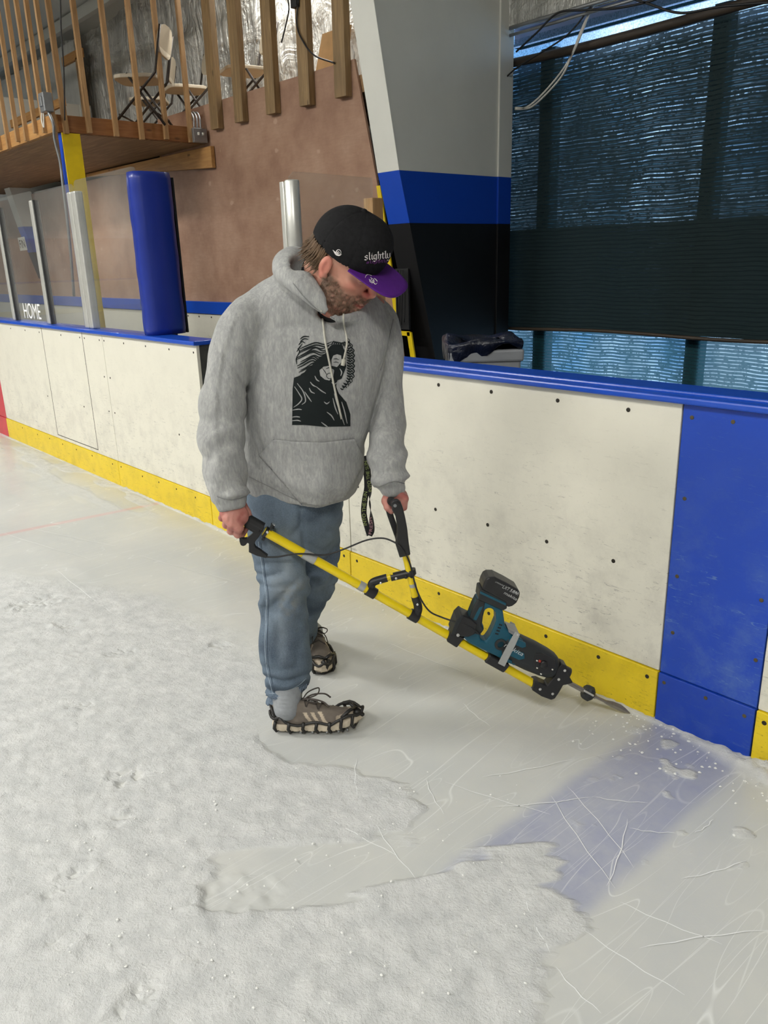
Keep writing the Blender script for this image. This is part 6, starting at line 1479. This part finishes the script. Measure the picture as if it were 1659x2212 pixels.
barrel = q.add(v, f).make('barrel', M['dkbody'], dr, True)
sb = lambda s, o: tuple(ax0+dv_*s+nv_*o)
slab('barrel_inlay', [sb(14, -27), sb(48, -27), sb(52, -20), sb(46, -14), sb(14, -14)], .026, .0355, M['teal'], dr, .002)
slab('barrel_inlay', [sb(18, -4), sb(54, -6), sb(60, 4), sb(50, 12), sb(18, 12)], .028, .0362, M['teal'], dr, .002)
slab('barrel_inlay', [sb(14, 20), sb(38, 20), sb(41, 27), sb(14, 28)], .024, .0345, M['teal'], dr, .002)
slab('mode_panel', [sb(76, -16), sb(90, -23), sb(118, -21), sb(128, -8), sb(124, 10), sb(106, 19), sb(86, 14), sb(78, 0)], .030, .0368, M['plast'], dr, .003, 3)
q = B(); q.lathe(axp(101, -3)+TNW*.036, TNW, [(0, .014), (.006, .013), (.009, .009)], 18); smooth_by_angle(q.make('selector_knob', M['plast'], dr, True))
M['redp'] = plain('red_mark', srgb(170, 50, 30), .5); slab('red_mark', [sb(88, -8), sb(93, -8), sb(93, -3), sb(88, -3)], .0365, .038, M['redp'], dr)
for s, o_ in ((83, -5), (90, 9), (103, 17), (121, -2)): slab('white_mark', [sb(s, o_), sb(s+3.4, o_), sb(s+3.4, o_+2.4), sb(s, o_+2.4)], .036, .0382, M['whitep'], dr)
q = B(); q.lathe(axp(2, 0)+TNW*.024, TNW, [(0, .020), (.006, .020), (.007, .012), (.002, .011)], 24); smooth_by_angle(q.make('motor_cap', M['dkbody'], dr, True))
for i in range(4): slab('vent_slot', [(1066+i*2.7, 1362-i*6.4), (1073+i*2.7, 1364-i*6.4), (1074+i*2.7, 1361-i*6.4), (1067+i*2.7, 1359-i*6.4)], .0262, .0268, M['black_matte'], dr)
def label_text(s, p0, p1, hh, off, mat, parent, skew=0):
    v, f = text_mesh(s); v[:, 0] = (v[:, 0]-v[:, 0].min())/np.ptp(v[:, 0]); v[:, 1] = (v[:, 1]-v[:, 1].min())/np.ptp(v[:, 1])-.5
    p0 = np.array(p0, float); p1 = np.array(p1, float); dd = p1-p0; nn = np.array([-dd[1], dd[0]])/np.linalg.norm(dd)
    out = [];
    for p in v: x = p0+dd*p[0]-nn*p[1]*hh+dd/np.linalg.norm(dd)*p[1]*skew; out.append(T(x[0], x[1], 0)+TNW*off)
    return mesh_obj('lettering', out, f, mat, parent)
M['gtext'] = plain('pale_print', srgb(190, 192, 192), .5)
label_text('makita', (1087, 1382), (1126, 1403), 9, .0366, M['gtext'], dr, 3)
# battery
mt_ = slab('battery_mount', [(1033, 1266), (1040, 1265), (1091, 1290), (1091, 1306), (1083, 1310), (1030, 1287)], -.033, .034, M['dkbody'], dr, .004, 3)
slab('mount_trim', [(1034, 1268), (1089, 1294), (1088, 1299), (1033, 1273)], -.034, .0352, M['teal'], dr, .001)
bt = slab('battery', [(1037, 1264), (1041, 1251), (1046, 1242), (1053, 1238), (1066, 1238), (1090, 1250), (1114, 1264), (1119, 1271), (1117, 1281), (1111, 1293), (1102, 1300), (1091, 1303), (1088, 1292)], -.036, .038, M['plast'], dr, .007, 3)
for (p0, p1, hh, s) in (((1066, 1247), (1082, 1255), 2.6, 'LITHIUM-ION'), ((1082, 1257), (1115, 1273), 7.5, 'LXT 5.0Ah'), ((1085, 1270), (1112, 1285), 6.2, 'makita')): label_text(s, p0, p1, hh, .0384, M['gtext'], bt, 2)
label_text('18V', (1099, 1264), (1114, 1272), 4, .0387, M['gtext'], bt, 2)
# strap, clamps, end bracket
slab('strap', [(1108, 1353), (1118, 1359), (1108, 1382), (1096, 1406), (1085, 1428), (1071, 1421), (1084, 1396), (1097, 1372)], .0355, .040, M['tape'], tool, .001)
slab('strap', [(1108, 1353), (1118, 1359), (1085, 1428), (1071, 1421)], -.040, -.036, M['tape'], tool, .001)
slab('strap_buckle', [(1093, 1349), (1104, 1354), (1117, 1358), (1114, 1368), (1104, 1362), (1094, 1356)], -.030, .036, M['galv'], tool, .002); bolt(1113, 1360, .039, .004)
slab('trigger_mount', [(992, 1317), (1014, 1327), (1027, 1339), (1022, 1360), (1008, 1366), (992, 1365), (973, 1358), (984, 1330)], -.032, .036, M['plast'], tool, .004); slab('mount_plate', [(983, 1327), (993, 1317), (998, 1320), (978, 1362), (971, 1358)], -.034, .040, M['dkbody'], tool, .002)
slab('pole_clamp', [(972, 1357), (990, 1366), (1003, 1372), (997, 1378), (985, 1394), (963, 1380)], -.020, .022, M['plast'], tool, .005, 3); bolt(986, 1361, .038, .0055)
slab('pole_clamp', [(1056, 1408), (1080, 1421), (1099, 1430), (1094, 1437), (1085, 1447), (1044, 1424), (1051, 1416)], -.021, .024, M['plast'], tool, .005, 3)
eb = slab('end_bracket', [(1150, 1466), (1160, 1466), (1178, 1474), (1196, 1452), (1200, 1438), (1210, 1427), (1221, 1432), (1223, 1449), (1234, 1468), (1220, 1472), (1213, 1473), (1204, 1489), (1195, 1502), (1187, 1505), (1166, 1497), (1146, 1484)], -.021, .024, M['plast'], tool, .004, 3)
for x, y in ((1163, 1481), (1190, 1491), (1203, 1460), (1216, 1441)): bolt(x, y, .0245, .0048)
q = B(); q.tube([T(1196, 1440), T(1226, 1456)], .024, 18); smooth_by_angle(q.make('nose_collar', M['plast'], tool, True))
tube('chisel_shaft', [(1212, 1464), (1235, 1478), (1286, 1505)], .0085, M['steel']); tube('chisel_shaft', [(1280, 1502), (1322, 1522)], .0058, M['steel'])
q = B(); p = T(1271, 1497); a_ = T(1290, 1507)-T(1260, 1491); a_ /= np.linalg.norm(a_); q.lathe(p, a_, [(-.019, .012), (-.016, .024), (-.006, .028), (.006, .028), (.014, .022), (.018, .012)], 10); q.make('stop_collar', M['dkbody'], tool, False)
tube('collar_pin', [(1262, 1492), (1282, 1503)], .0035, M['silver'], off=.028)
# blade: a bent leaf-shaped chisel
bl = [(1306, 1515, 3.5), (1322, 1521, 6.5), (1338, 1528, 7.2), (1350, 1535, 5.0), (1361, 1541, .6)]; q = B(); v = []
for x, y, w in bl:
    c = T(x, y, 0); e = (T(x-.45*w, y+.9*w)-c); th = .004 if w > 1 else .0008
    for s, o_ in ((-1, 0), (0, 1), (1, 0), (0, -1)): v.append(c+e*s+TNW*o_*th)
f = [(i*4+j, i*4+(j+1) % 4, (i+1)*4+(j+1) % 4, (i+1)*4+j) for i in range(4) for j in range(4)]+[(0, 1, 2, 3), (16, 17, 18, 19)]
q.add(v, f).make('chisel_blade', M['steel'], tool)

# ------------------------------------------------------------------ repeats share a group
GR = {'folding_chair': 'folding chairs in the loft', 'stanchion': 'stanchions holding the rink glass', 'glass_panel': 'clear glass panels on the boards', 'dasher_board': 'rink boards', 'post': 'posts behind the green mesh',
      'overhead_cable': 'black cables along the eave', 'hanging_cable': 'cables hanging by the loft', 'steel_column': 'tapered steel columns'}
for o in bpy.data.objects:
    if o.parent is None and o.get('label') and o.name.split('.')[0] in GR: o['group'] = GR[o.name.split('.')[0]]
